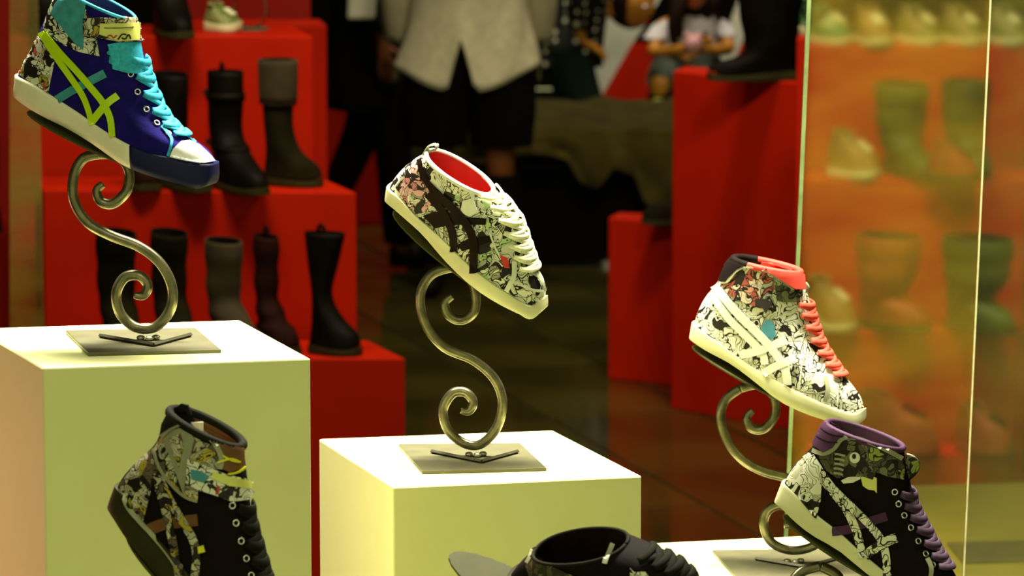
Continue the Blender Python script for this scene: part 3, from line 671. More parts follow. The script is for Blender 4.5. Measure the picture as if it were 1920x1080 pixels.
stripe(la, 'ankle_binding', z((370, 250), (430, 195), (500, 170), (590, 205), (670, 280), (712, 370), (705, 440)), 9, 'grey', rt, .006)
stripe(la, 'ankle_binding', z((320, 330), (350, 430), (420, 530), (500, 605), (575, 635)), 5, 'grey', rt, .004)
patch(la, 'loop_tab', z((535, 155), (615, 155), (618, 230), (580, 215)), 'white', rt, .010, .002)
patch(la, 'tongue_front', z((620, 190), (720, 235), (830, 300), (835, 430), (760, 460), (700, 430), (710, 350), (640, 260)), 'brownin', rt, .0035, .003)
for pts in (((690, 400), (760, 380), (800, 395)), ((720, 360), (770, 390), (810, 400)), ((750, 470), (800, 460), (840, 430))):
    stripe(la, 'cord', z(*pts), 3.5, 'yellow', rt, .007, .002)
sp = patch(la, 'strap', z((528, 380), (600, 405), (740, 470), (885, 515), (882, 570), (850, 625), (770, 632), (680, 595), (590, 565), (515, 525)), 'comic_pale', rt, .007, .003)
patch(la, 'strap_label', z((670, 455), (780, 490), (870, 520), (862, 560), (760, 540), (660, 490)), 'label', sp, .0105, .001)
patch(la, 'strap_print', z((545, 440), (600, 450), (650, 480), (620, 520), (550, 500)), 'inkblue', sp, .0105, .0006)
for pts, mm in ((((640, 530), (670, 545), (700, 575)), 'inkblack'), (((700, 540), (690, 590)), 'inkred'), (((720, 560), (750, 545), (770, 590)), 'inkblack'), (((760, 560), (800, 570), (795, 610)), 'inkblack')):
    stripe(la, 'strap_print', z(*pts), 5, mm, sp, .0105, .0006)
stripe(la, 'brown_band', z((275, 810), (360, 775), (450, 760), (575, 745)), 22, 'brownin', rt, .0012)
stripe(la, 'print_stripe', z((320, 380), (345, 540), (390, 700), (425, 850), (450, 980), (475, 1110)), 15, 'comic_brown', rt, .0026)
stripe(la, 'print_stripe', z((345, 470), (400, 600), (480, 740), (550, 860), (570, 960), (560, 1100)), 15, 'comic_brown', rt, .0034)
patch(la, 'side_tag', z((580, 905), (612, 895), (622, 935), (585, 945)), 'yellow', rt, .005, .001)
stripe(la, 'foxing_line', z((122, 560), (150, 660), (230, 765), (330, 870), (420, 985), (480, 1090)), 3, 'grey', rt, .004)
laces(la, [.36, .44, .52, .60, .68, .76], .018, 'blacklace', rt, 'chrome', wd=.006, off=.003)
# --- shoe 6: black shoe seen into its opening, mostly below the frame
z = Z(870, 960, 4.174)
la, rt = sneaker(5.2, .55, .42,
    [(962, 1072), (978, 1098), (1002, 1128), (1042, 1168), (1090, 1210), (1150, 1240), (1210, 1262), (1270, 1275), (1320, 1278), (1350, 1268)],
    [(953, 1094), (972, 1122), (1000, 1154), (1040, 1194), (1090, 1236), (1150, 1264), (1210, 1286), (1270, 1298), (1322, 1300), (1352, 1284)],
    [(962, 1072), (967, 1065), (974, 1056), (984, 1046), (995, 1037), (1006, 1028)],
    [(1352, 1264), (1345, 1190), (1318, 1120), (1282, 1072), (1236, 1046), (1172, 1022)],
    'black low sneaker seen into its open collar at the bottom edge', 'low_sneaker', upper='black', sole='rubber_black', wa=.040)
lining(la, 'brown', rt, .003, .8); collar(la, 'collar_roll', .0024, 'blackpad', rt)
patch(la, 'side_panel', z((490, 420), (560, 300), (650, 400), (760, 450), (860, 500), (960, 560), (1100, 620), (1000, 800), (700, 760), (560, 640)), 'comic_dark', rt, .0014)
patch(la, 'print_patch', z((1300, 440), (1330, 470), (1420, 470), (1460, 520), (1400, 620), (1310, 600)), 'comic_pale', rt, .002)
stripe(la, 'white_trim', z((1175, 232), (1150, 290), (1125, 350), (1108, 405)), 9, 'white', rt, .006, .0015)
stripe(la, 'heel_trim', z((500, 400), (530, 350), (545, 300), (550, 250)), 6, 'grey', rt, .003)
laces(la, [.45, .55, .65, .75, .85], .018, 'blacklace', rt, None, wd=.005, off=.003)

# scroll stands under the shoes
stand(5.62, S1, C1, [(166, 661), (415, 655), (366, 614), (123, 619)], [(187, 629), (288, 646), (358, 627)], LA[0], (.014, .006, .06, .62, .038),
      'bronze scroll stand holding up the blue high-top sneaker', zb=z1)
stand(6.05, S2, C2, [(792, 883), (1025, 877), (975, 830), (747, 832)], [(809, 846), (903, 865), (971, 846)], LA[1], (.020, .010, .06, .95, .036),
      'bronze scroll stand holding up the low white-laced sneaker', zb=z2)
stand(6.3, S3, C3, [(1385, 1086), (1625, 1078), (1570, 1027), (1335, 1031)], [(1417, 1047), (1510, 1063), (1575, 1045)], LA[2], (.014, .006, .03, .66, .038),
      'bronze scroll stand holding up the white comic-print high-top with coral laces', zb=z3)
# stands and pedestals that hold the three front shoes (their lower parts are out of frame)
def shifted(pts, dx, dy): return [(x + dx, y + dy) for x, y in pts]
def front_stand(dx, dy, D, la, plate, label, plabel):
    base = shifted([(792, 883), (1025, 877), (975, 830), (747, 832)], dx, dy)
    z = P(base[0][0], base[0][1], D).z
    q = [onz(x, y, z) for x, y in shifted([(752, 912), (1075, 898), (990, 815), (680, 826)], dx, dy)]; c = sum(q, V()) / 4
    tag(prism('display_pedestal', q, z, 0, 'ped', None, .0025, (c.x, c.y, 0)), plabel, 'pedestal', 'white display pedestals')
    stand(D + .1, shifted(S2, dx, dy), shifted(C2, dx, dy), base, shifted([(809, 846), (903, 865), (971, 846)], dx, dy), la, plate, label, zb=z)
front_stand(690, 560, 5.35, LA[3], (.016, .006, .05, .66, .038), 'bronze scroll stand under the purple-collared black high-top', 'low pedestal below the purple-collared black high-top')
front_stand(-530, 618, 5.0, LA[4], (.010, .006, .12, .66, .038), 'bronze scroll stand under the black strapped high-top', 'low pedestal below the black strapped high-top')
front_stand(250, 748, 5.0, LA[5], (.016, .020, -.27, .66, .040), 'bronze scroll stand whose oval plate sticks out behind the black low sneaker', 'low pedestal below the black low sneaker')

# ------------------------------------------------------------------ red stages
def stage(D, fl_, fr, br, bl, label, group, name='red_display_block', material='red', zb=0):
    z = P(fl_[0], fl_[1], D).z; q = [onz(p[0], p[1], z) for p in (fl_, fr, br, bl)]; c = sum(q, V()) / 4
    o = prism(name, q, z, zb, material, None, .004, (c.x, c.y, zb)); tag(o, label, 'display block', group); return z
LS = 'stepped red blocks at left'
zs3 = stage(9.80, (84, 672), (760, 672), (690, 638), (60, 638), 'lowest red block of the left steps, right behind the tall white pedestal', LS)
zs2 = stage(10.10, (80, 356), (668, 361), (606, 334), (70, 332), 'middle red block of the left steps, with the upper row of dark boots on it', LS)
zs1 = stage(10.40, (18, 66), (586, 68), (545, 46), (40, 46), 'tallest red block of the left steps, behind the blue high-top', LS)
zs0 = stage(10.9, (-160, 437), (16, 437), (14, 405), (-160, 405), 'red block at the far left edge with a dark boot on it', LS)
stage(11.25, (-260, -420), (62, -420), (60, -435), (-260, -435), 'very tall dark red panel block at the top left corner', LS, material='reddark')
stage(11.8, (300, 47), (612, 47), (600, 36), (300, 36), 'red block behind the tallest left step, next to the person in the black coat', 'red blocks behind the left steps')
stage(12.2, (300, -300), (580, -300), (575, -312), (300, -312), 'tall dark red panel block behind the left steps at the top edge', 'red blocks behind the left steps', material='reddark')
stage(16.7, (560, 198), (752, 198), (760, 190), (560, 190), 'low red block on the floor beside the shopper in black shorts', 'red blocks behind the left steps')
zr1 = stage(12.5, (1262, 133), (1500, 156), (1500, 140), (1285, 124), 'tall red block right of centre under the large black boot', 'red blocks right of centre')
zr2 = stage(13.1, (1141, 408), (1400, 430), (1400, 408), (1160, 398), 'short red block left of the tall one, with a grey-toed boot on it', 'red blocks right of centre')
RS = 'stepped red blocks behind the glass at right'
zq1 = stage(11.3, (1494, 72), (1908, 72), (1930, 50), (1500, 50), 'tallest red block behind the glass, with a row of pale green shoes', RS)
zq2 = stage(10.95, (1500, 318), (1906, 318), (1912, 300), (1505, 300), 'second red block behind the glass, with green and rust shoes', RS)
zq3 = stage(10.6, (1500, 596), (1890, 596), (1896, 578), (1505, 578), 'third red block behind the glass, with an olive green boot', RS)
zq4 = stage(10.25, (1500, 826), (1884, 826), (1892, 806), (1505, 806), 'lowest red block behind the glass, added under the dark rust shoes', RS)  # added step, carries the shoes that stand in for a dark reflection
zpl = stage(7.4, (1620, 1105), (1985, 1090), (1925, 888), (1600, 897), 'low white plinth in painted olive light behind the black and purple high-top', 'plinths', 'olive_lit_plinth', 'olive_lit_top')
q = [onz(x, y, zpl + .006) for x, y in ((1800, 1042), (1990, 1036), (1960, 1000), (1770, 1004))]
tag(prism('metal_plate', q, zpl + .006, zpl, 'plate', None, .001), 'dark flat metal plate lying on the olive-lit plinth', 'plate')
q = [onz(x, y, 0) for x, y in ((1925, 1060), (2300, 1060), (2300, 1040), (1925, 1040))]

# ------------------------------------------------------------------ glass screens
def pane(name, D, tl, tr, br_, bl_, glass, e1, e2, label, wd=.006):
    O = V((0, P(bl_[0], bl_[1], D).y, 0)); n = V((0, -1, 0))
    q = [onp(p[0], p[1], O, n) for p in (tl, tr, br_, bl_)]
    rt = root(name, ((q[2].x + q[3].x) / 2, O.y, min(q[2].z, q[3].z)), label, 'glass screen')
    th = V((0, .008, 0)); vs = [p for p in q] + [p + th for p in q]
    fixn(link('glass_sheet', [vs[0], vs[1], vs[2], vs[3]], [(3, 2, 1, 0)], glass, rt, False))
    for a, b_, m_, w_ in ((q[0], q[3], e1, wd), (q[1], q[2], e2, .0022)):
        if m_ is None: continue
        v, f = boxm(b_ - V((w_ / 2, .004, 0)), V((w_, 0, 0)), V((0, .012, 0)), a - b_); fixn(link('glass_edge', v, f, m_, rt, False))
    return rt
def downto(p0, p1, D):
    """continue the px line p0-p1 to the floor at depth D"""
    y = F * CAMZ / D - 640; f = (y - p0[1]) / (p1[1] - p0[1]); return (p0[0] + (p1[0] - p0[0]) * f, y)
def upto(p0, p1, y): f = (y - p0[1]) / (p1[1] - p0[1]); return (p0[0] + (p1[0] - p0[0]) * f, y)
a, b_, c, d_ = (1517, 0), (1479, 880), (1857, 0), (1812, 960)
Dp = 6.75
pane('glass_screen', Dp, upto(a, b_, -700), upto(c, d_, -700), downto(c, d_, 6.9), downto(a, b_, 6.9), 'pane', 'glassedge', 'glassedge2',
     'hazy green-edged glass screen at right, behind the coral-laced high-top')
a, b_, c, d_ = (1859, 0), (1814, 960), (2150, 0), (2110, 960)
pane('glass_screen', 6.80, upto(a, b_, -700), upto(c, d_, -700), downto(c, d_, 6.9), downto(a, b_, 6.9), 'pane3', None, None,
     'second glass screen at the right edge, beyond the thin cream joint')
a, b_, c, d_ = (18, 0), (18, 600), (72, 0), (83, 600)
pane('glass_screen', 9.3, upto(a, b_, -700), upto(c, d_, -700), downto(c, d_, 9.3), downto(a, b_, 9.3), 'pane2', None, None,
     'narrow hazy glass strip at far left in front of the red steps')

# ------------------------------------------------------------------ boots and shoes on the stages
def boot(px, py, D, h, psi, upper, label, group, shaft=.045, L=.20, zt=None, cuff=None, tab=False, flip=1, slouch=0, heel=.02, buckle=False, waist=.9, name='boot', cat='boot', zg=None, toe='', wtop=1.0):
    """heel stands at the pixel; h height, L foot length"""
    O = P(px, py, D)
    if zg is not None: O = onz(px, py, zg)
    s = shaft
    ank = -.005
    B = [(0, heel), (.004, .05), (ank + .012, h * .3), (s * (1 - waist) * .8, h * .5), (-.004 * wtop, h * .75), (-.006 - (wtop - 1) * s, h)]
    Fp = [(L, heel + .004), (L * .93, .05), (L * .62, .085), (s * 2 * waist, h * .48), (s * 2.05, h * .75), (s * 2.08 * wtop, h * (1.0 if not slouch else .97))]
    top = [(0, heel), (L * .3, heel * .9), (L * .6, .016), (L * .85, .014), (L, heel * .6 + .008)]
    bot = [(0, 0), (L * .26, .0), (L * .33, .001), (L * .85, .0), (L, .004)]
    la = Last(O, psi, 0, top, bot, B, Fp, .032, .042, shaft * .95, px=False, e0=.6, e1=1.0, flip=flip)
    rt = root(name, O, label, cat, group)
    v, f = la.rings(0, 1, 22, 14)
    if slouch:
        K = 28
        for i in range(len(v)):
            t = (i // K) / 22; k = slouch * math.sin(t * 30) * (1 if .25 < t < .95 else 0)
            c = la.S(t, math.pi / 2, 0); dv = v[i] - c; v[i] = c + dv * (1 + k)
    K = 28; o = link('upper', v, f, upper, rt); solid(o, .003, -1); fixn(o)
    v, f = la.rings(1, .55, 6, 14, .004); link('lining', v, f, 'blackcloth', rt)
    v, f = la.sole(n=18, ext=.002); fixn(link('sole', v, f, 'rubber_black', rt, False))
    if cuff:
        v, f = la.rings(.72, 1, 5, 14, -.005); o = link('cuff', v, f, cuff, rt); solid(o, .005, 0)
    if tab:
        c = la.S(1, 0.0, 1) + V((0, 0, .0)); c2 = la.S(1, .5, 1)
        c = la.O + la.d * .02 + la.u * h
        v, f = tube([c + la.u * -.02, c + la.u * .008, c + la.u * .018 + la.d * .006, c + la.u * .012 + la.d * .014, c + la.u * -.02 + la.d * .016], .002, 6, .006, la.w); link('pull_tab', v, f, upper, rt)
    if buckle:
        for t in (.45, .8):
            v, f = la.rings(t, t + .05, 1, 14, -.003); o = link('strap', v, f, 'boot', rt); solid(o, .002, 0)
            c = la.S(t + .02, .35, 1) + la.w * .004 - la.d * .008; v, f = boxm(c, la.d * -.012, la.w * .006, la.u * .016); fixn(link('buckle', v, f, 'bar', rt, False))
    return la, rt
UR = 'dark boots on the middle red step'; LR = 'dark boots on the lowest red step'
boot(255, 349, 10.2, .27, 1.2, 'boot4', 'dark russet boot half hidden by the toe of the blue high-top', UR, .026, .12, zg=zs2)
boot(308, 347, 10.2, .275, 1.0, 'boot', 'black boot just right of the blue high-top, second of the upper row', UR, .042, .20, zg=zs2, slouch=.03)
boot(408, 350, 10.2, .28, 1.0, 'boot', 'tall black boot with a pull tab and side straps, third of the upper row', UR, .044, .22, zg=zs2, tab=True, buckle=True)
boot(497, 346, 10.2, .302, .35, 'boot2', 'dark boot with an olive folded cuff at the right end of the upper row', UR, .037, .145, zg=zs2, cuff='boot3', waist=.95)
boot(206, 660, 9.95, .29, 1.1, 'boot2', 'dark mottled boot seen through the left bronze scroll', LR, .047, .20, zg=zs3, slouch=.04, wtop=1.15)
boot(306, 660, 9.95, .29, 1.1, 'boot2', 'dark mottled boot right of the left bronze scroll', LR, .043, .20, zg=zs3, slouch=.04, wtop=1.15)
boot(402, 660, 9.95, .27, .9, 'boot3', 'olive brown suede boot, third of the lower row', LR, .043, .20, zg=zs3, slouch=.05)
boot(486, 657, 9.95, .275, .75, 'boot4', 'slouchy russet brown boot, fourth of the lower row', LR, .028, .12, zg=zs3, slouch=.09, tab=True)
boot(584, 660, 9.95, .282, .45, 'boot', 'black boot with a flared top at the right end of the lower row', LR, .034, .125, zg=zs3, tab=True, waist=.72, wtop=1.25, buckle=False)
TR = 'boots on the tallest left step'
boot(302, 62, 10.5, .34, 1.2, 'boot', 'black boot shaft behind the strap of the blue high-top', TR, .048, .2, zg=zs1)
boot(72, 60, 10.5, .34, 1.2, 'boot', 'black boot behind the heel of the blue high-top', TR, .045, .2, zg=zs1)
boot(-45, 430, 10.95, .245, 1.0, 'boot', 'black boot cut off by the left edge of the picture', TR, .045, .1, zg=zs0)
boot(1502, 150, 12.55, .40, .08, 'boot', 'large black boot on the tall red block, toe pointing left', 'boots right of centre', .090, .27, waist=1.0, zg=zr1, flip=-1, heel=.028)
boot(1335, 419, 13.2, .30, .1, 'boot2', 'dark grey-toed boot on the short red block, toe pointing left', 'boots right of centre', .045, .215, zg=zr2, flip=-1)
def lowshoe(px, py, zg, psi, L, h, upper, label, group, sole='rubber_cream', flip=1, lace='lace_white', high=False):
    O = onz(px, py, zg); hh = h
    top = [(0, .024), (L * .3, .020), (L * .65, .018), (L * .9, .020), (L, .024)]; bot = [(0, 0), (L * .3, 0), (L * .7, 0), (L * .9, .001), (L, .006)]
    B = [(0, .024), (-.004, hh * .45), (.002, hh * .75), (.012, hh)]
    Fp = [(L, .026), (L * .9, hh * .52), (L * .68, hh * .68), (L * .42, hh * (.92 if not high else 1.0))]
    la = Last(O, psi, 0, top, bot, B, Fp, .032, .044, .032, px=False, flip=flip)
    rt = root('display_shoe', O, label, 'shoe', group)
    v, f = la.rings(0, 1, 16, 14); o = link('upper', v, f, upper, rt); solid(o, .003, -1); fixn(o)
    v, f = la.rings(1, .3, 6, 14, .004); link('lining', v, f, 'blackcloth', rt)
    v, f = la.sole(n=20); fixn(link('sole', v, f, sole, rt)); collar(la, 'collar_roll', .004, upper, rt, n=16)
    laces(la, [.45, .6, .75], .016, lace, rt, wd=.004)
    return la, rt
GR = 'pale shoes on the tallest block behind the glass'
for i, (x, up, lb, ps) in enumerate(((1505, 'teal2', 'deep green shoe beside the green glass edge at the top', .4), (1600, 'tan', 'tan shoe second from the green glass edge at the top', .9),
        (1672, 'palegreen', 'pale green shoe in the middle of the top row behind the glass', .5), (1755, 'palegreen', 'pale green shoe left of the thin cream pane edge at the top', .6),
        (1838, 'palegreen', 'pale green shoe at the right end of the top row, crossing the cream pane edge', .7))):
    lowshoe(x, 66, zq1, ps + .2, .125, .10, up, lb, GR)
MR = 'shoes on the second block behind the glass'
lowshoe(1545, 312, zq2, .45, .13, .12, 'tan', 'pale tan low shoe on the second block behind the glass', MR)
boot(1652, 302, 11, .235, 1.2, 'greenboot', 'mottled green boot on the second block behind the glass', MR, .070, .22, zg=zq2, slouch=.05)
boot(1775, 302, 11, .24, 1.3, 'greendark', 'very dark green boot beside the cream pane edge', MR, .064, .20, zg=zq2)
lowshoe(1728, 322, zq2, .05, .12, .105, 'rust', 'rust coloured low shoe on the second block behind the glass', MR, 'rubber_black', lace='blacklace')
BR = 'shoes on the lower blocks behind the glass'
boot(1602, 590, 10.65, .235, .6, 'rust', 'rust brown ankle boot on the third block behind the glass', BR, .075, .19, zg=zq3, slouch=.03)
boot(1765, 592, 10.65, .235, .8, 'greenboot', 'broad olive green boot on the third block behind the glass', BR, .085, .2, zg=zq3, slouch=.04)
lowshoe(1502, 592, zq3, .5, .13, .13, 'tan', 'pale tan shoe just right of the coral-laced high-top behind the glass', BR)
lowshoe(1592, 820, zq4, .3, .2, .15, 'rust', 'dark rust shoe, standing in for a dark reflection, on the lowest block behind the glass', BR, 'rust', lace='blacklace')  # this shoe and the next are added for a dark reflected shape
lowshoe(1782, 820, zq4, .5, .14, .12, 'rust', 'smaller dark rust shoe, standing in for a dark reflection, at the right end of the lowest block', BR, 'rust', lace='blacklace')
# clear stand with a pale shoe on the tallest left step
c = onz(470, 56, zs1); rt = root('round_stand', c, 'clear round stand with a ring on the tallest left red step', 'shoe stand')
v, f = disc(c + V((0, 0, .006)), V((.045, 0, 0)), V((0, .045, 0)), .006); link('base_plate', v, f, 'plate', rt, False)
v, f = tube([c + V((0, 0, .006 + .045)) + V((.040 * math.sin(a * math.pi / 16), 0, -.045 * math.cos(a * math.pi / 16))) for a in range(33)], .0035, 8); link('ring', v, f, 'acrylic', rt)
lowshoe(388, 58, zs1, .3, .085, .07, 'palegreen', 'pale patterned shoe between the black boot shaft and the round stand', TR)

# ------------------------------------------------------------------ bench with draped throw
zb = .50; q = [onz(x, y, zb) for x, y in ((1000, 250), (1300, 250), (1300, 192), (1000, 192))]
c = sum(q, V()) / 4; bn = root('bench', (c.x, c.y, 0), 'long dark bench behind the short red block', 'bench')
x0, x1 = q[0].x - .25, q[1].x; y0, y1 = q[0].y, q[2].y
prism('seat', [V((x0, y0, 0)), V((x1, y0, 0)), V((x1, y1, 0)), V((x0, y1, 0))], zb - .012, zb - .14, 'blackcloth', bn, .01)
for lx in (x0 + .03, x1 - .08):
    for ly in (y0 + .03, y1 - .08): prism('leg', [V((lx, ly, 0)), V((lx + .05, ly, 0)), V((lx + .05, ly + .05, 0)), V((lx, ly + .05, 0))], zb - .14, 0, 'blackcloth', bn, .003)
prism('skirt_board', [V((x0 + .02, y0 + .1, 0)), V((x1, y0 + .1, 0)), V((x1, y0 + .12, 0)), V((x0 + .02, y0 + .12, 0))], zb - .14, .02, 'blackcloth', bn, .002)
vs, fs = [], []; nx, ny = 60, 40
def hemz(X):
    s_ = (X - x0) / (x1 - x0); px = 960 + X / y0 * F
    pts = [(900, .12), (1010, .085), (1060, .10), (1095, .20), (1120, .215), (1155, .14), (1185, .16), (1215, .27), (1300, .3)]
    for (a, ha), (b_, hb) in zip(pts, pts[1:]):
        if a <= px <= b_: return ha + (hb - ha) * sstep((px - a) / (b_ - a))
    return .12
for i in range(nx + 1):
    X = x0 + (x1 - x0) * i / nx; hd = hemz(X)
    for j in range(ny + 1):
        g = j / ny
        wv = .012 * math.sin(X * 22 + g * 6) + .008 * math.sin(X * 41 - g * 9)
        if g < .55: y = y1 + (y0 - y1) * g / .55; zz = zb + .014 + wv * .6
        else:
            h_ = (g - .55) / .45; y = y0 - .018 - .02 * sstep(h_ * 3) - abs(wv) * 1.6 * h_; zz = zb + .014 - hd * h_ + wv * .6 * (1 - h_)
        vs.append(V((X, y, zz)))
for i in range(nx):
    for j in range(ny): a = i * (ny + 1) + j; fs.append((a, a + ny + 1, a + ny + 2, a + 1))
o = link('draped_throw', vs, fs, 'cloth', None, True, (c.x, c.y, zb)); solid(o, .006, 1)
tag(o, 'dark olive cloth draped over the bench with a wavy hem', 'throw')

# ------------------------------------------------------------------ far backdrop pieces
z0 = 0
def facepanel(name, D, pts, material, label, cat, th=.04, standing=True):
    O = P(pts[0][0], pts[0][1], D); n = V((0, -1, 0)); q = [onp(x, y, O, n) for x, y in pts]; k = len(q)
    vs = q + [p + V((0, th, 0)) for p in q]; c = sum(q, V()) / k; zmin = min(p.z for p in q)
    o = fixn(link(name, vs, [tuple(range(k)), tuple(range(2 * k - 1, k - 1, -1))] + [(i, i + k, (i + 1) % k + k, (i + 1) % k) for i in range(k)], material, None, False, (c.x, O.y, zmin)))
    return tag(o, label, cat)
stage(19.5, (1105, 85), (1420, 85), (1420, 80), (1105, 80), 'wide dark red block far behind the girl in the white T-shirt', 'red blocks right of centre', material='red')
yb1 = F * CAMZ / 18.9 - 640
facepanel('leaning_panel', 18.7, [(1075, 215), (1120, 60), (1200, -120), (1300, -120), (1215, 38), (1180, 90), (1108, 215)][::-1], 'panelwhite', 'slanted pale board behind the bench, between the polka-dot top and the girl', 'board', .05)
facepanel('leaning_panel', 18.8, [(1348, 100), (1400, -40), (1440, -40), (1362, 150), (1340, 215), (1326, 215)], 'panelwhite', 'slanted pale board right of the girl in the white T-shirt', 'board', .05)

# ------------------------------------------------------------------ people
def skin_body(name, chains, parent, material, sub=1):
    """chains: lists of (x,y,z,r); equal points are shared. one continuous skinned surface"""
    vs, rr, es, idx = [], [], [], {}
    for ch in chains:
        prev = None
        for x, y, z_, r in ch:
            k = (round(x, 4), round(y, 4), round(z_, 4))
            if k not in idx: idx[k] = len(vs); vs.append(k); rr.append(r)
            if prev is not None: es.append((prev, idx[k]))
            prev = idx[k]
    me = bpy.data.meshes.new(name); me.from_pydata(vs, es, []); o = bpy.data.objects.new(name, me); COL.objects.link(o); o.parent = parent
    me.materials.append(M[material]); md = o.modifiers.new('skin', 'SKIN')
    sv = me.skin_vertices[0].data
    for i, r in enumerate(rr): sv[i].radius = (r, r)
    sv[0].use_root = True; md.use_smooth_shade = True; md.branch_smoothing = .5
    s_ = o.modifiers.new('sub', 'SUBSURF'); s_.levels = sub; s_.render_levels = sub + 1
    return o
def hand_chains(wr, d, side, k=1.0, curl=.5, palmdir=None):
    """wr wrist (x,y,z), d unit direction, side unit thumb side"""
    d = V(d).normalized(); side = V(side); side = (side - d * side.dot(d)).normalized(); pn = V(palmdir) if palmdir else d.cross(side); pn = (pn - d * pn.dot(d)).normalized()
    W = V(wr); out = []; pc = W + d * .045 * k
    P4 = lambda p, r: (p.x, p.y, p.z, r)
    out.append([P4(W, .024 * k), P4(pc, .030 * k)])
    for i, ln in enumerate((.070, .078, .072, .058)):
        b0 = W + d * .085 * k + side * (.027 - .018 * i) * k
        c1 = b0 + (d * math.cos(curl * .5) + pn * math.sin(curl * .5)) * ln * .5 * k; c2 = c1 + (d * math.cos(curl) + pn * math.sin(curl)) * ln * .5 * k
        out.append([P4(pc, .030 * k), P4(b0, .0105 * k), P4(c1, .009 * k), P4(c2, .007 * k)])
    t0 = W + d * .03 * k + side * .03 * k; t1 = t0 + (d * .7 + side * .7) * .035 * k; t2 = t1 + (d * .9 + side * .3 + pn * .3) * .03 * k
    out.append([P4(pc, .030 * k), P4(t0, .013 * k), P4(t1, .010 * k), P4(t2, .008 * k)])
    return out
def head(parent, c, k, face, material='skin', hair='hair', tilt=0, long=False, hang=.1):
    """c centre of the skull, k head height, face: unit vector it looks to"""
    f = V(face).normalized(); s_ = f.cross(V((0, 0, 1))).normalized(); u = s_.cross(f)
    C = V(c); vs, fs = [], []; n, m_ = 24, 18
    for i in range(m_ + 1):
        th = math.pi * i / m_
        for j in range(n):
            ph = 2 * math.pi * j / n; x = math.sin(th) * math.cos(ph); y = math.sin(th) * math.sin(ph); z_ = math.cos(th)
            wv = .37 * (1 - .22 * max(0, -z_)); dp = .44 if x < 0 else .42
            fx = x * dp
            if x > .6:
                fx += .07 * math.exp(-((y / .16) ** 2 + ((z_ + .12) / .22) ** 2)) - .03 * math.exp(-(((abs(y) - .3) / .15) ** 2 + ((z_ - .08) / .12) ** 2))
                fx += .03 * math.exp(-((y / .25) ** 2 + ((z_ + .52) / .1) ** 2)) + .03 * math.exp(-((y / .25) ** 2 + ((z_ + .85) / .14) ** 2))
            vs.append(C + (f * fx + s_ * y * wv + u * z_ * .5) * k)
    for i in range(m_):
        for j in range(n): j2 = (j + 1) % n; fs.append((i * n + j, i * n + j2, (i + 1) * n + j2, (i + 1) * n + j))
    h = fixn(link('head', vs, fs, material, parent))
    def blob(name, cc, rx, ry, rz, mt, par):
        b = bmesh.new(); bmesh.ops.create_uvsphere(b, u_segments=12, v_segments=8, radius=1)
        v = [cc + f * p.co.x * rx + s_ * p.co.y * ry + u * p.co.z * rz for p in b.verts]; b.verts.index_update(); q = [tuple(x.index for x in g.verts) for g in b.faces]; b.free()
        return link(name, v, q, mt, par)
    for sd in (-1, 1):
        blob('eye', C + (f * .385 + s_ * .14 * sd + u * .04) * k, .03 * k, .055 * k, .028 * k, 'whitecap', h)
        blob('iris', C + (f * .405 + s_ * .14 * sd + u * .04) * k, .015 * k, .022 * k, .022 * k, 'inkblack', h)
        blob('ear', C + (s_ * .37 * sd - f * .02) * k, .07 * k, .03 * k, .11 * k, material, h)
    blob('mouth', C + (f * .40 - u * .26) * k, .03 * k, .11 * k, .028 * k, 'redin', h)
    # hair: shell over the skull
    vs, fs = [], []
    for i in range(m_ + 1):
        th = math.pi * i / m_
        for j in range(n):
            ph = 2 * math.pi * j / n; x = math.sin(th) * math.cos(ph); y = math.sin(th) * math.sin(ph); z_ = math.cos(th)
            fr = x > .35 and z_ < .55
            r = 1.12 if not fr else .9
            zz = z_ * .5 * r
            if z_ < -.2 and not fr: zz = z_ * .5 - (hang if long else 0) * min(1, (-z_ - .2) * 2)
            vs.append(C + (f * (x * .45 * r - .03) + s_ * y * .38 * r + u * zz) * k)
    for i in range(m_):
        for j in range(n): j2 = (j + 1) % n; fs.append((i * n + j, i * n + j2, (i + 1) * n + j2, (i + 1) * n + j))
    fixn(link('hair', vs, fs, hair, parent)); return h
def garment(name, rings, material, parent, n=28, hem=None, th=.004, noise=.004):
    """rings: (x,y,z,rx,ry) world; hem(angle) lifts the last ring. angle 0 = +x, -pi/2 = towards the camera"""
    vs, fs = [], []; R = []
    K = (len(rings) - 1) * 4
    for i in range(K + 1): R.append(catmull(rings, i / K))
    for i, (x, y, z_, rx, ry) in enumerate(R):
        f = i / K
        for j in range(n):
            a = 2 * math.pi * j / n; w_ = 1 + noise / max(rx, .03) * math.sin(a * 7 + i * .5) * f * 1.5
            dz = hem(a) * max(0, (f - .55) / .45) if hem else 0
            vs.append(V((x + rx * w_ * math.cos(a), y + ry * w_ * math.sin(a), z_ + dz)))
    for i in range(K):
        for j in range(n): j2 = (j + 1) % n; fs.append((i * n + j, i * n + j2, (i + 1) * n + j2, (i + 1) * n + j))
    o = fixn(link(name, vs, fs, material, parent)); solid(o, th, 0); return o
def off(base, pts): return [(base.x + a[0], base.y + a[1], a[2]) + tuple(a[3:]) for a in pts]

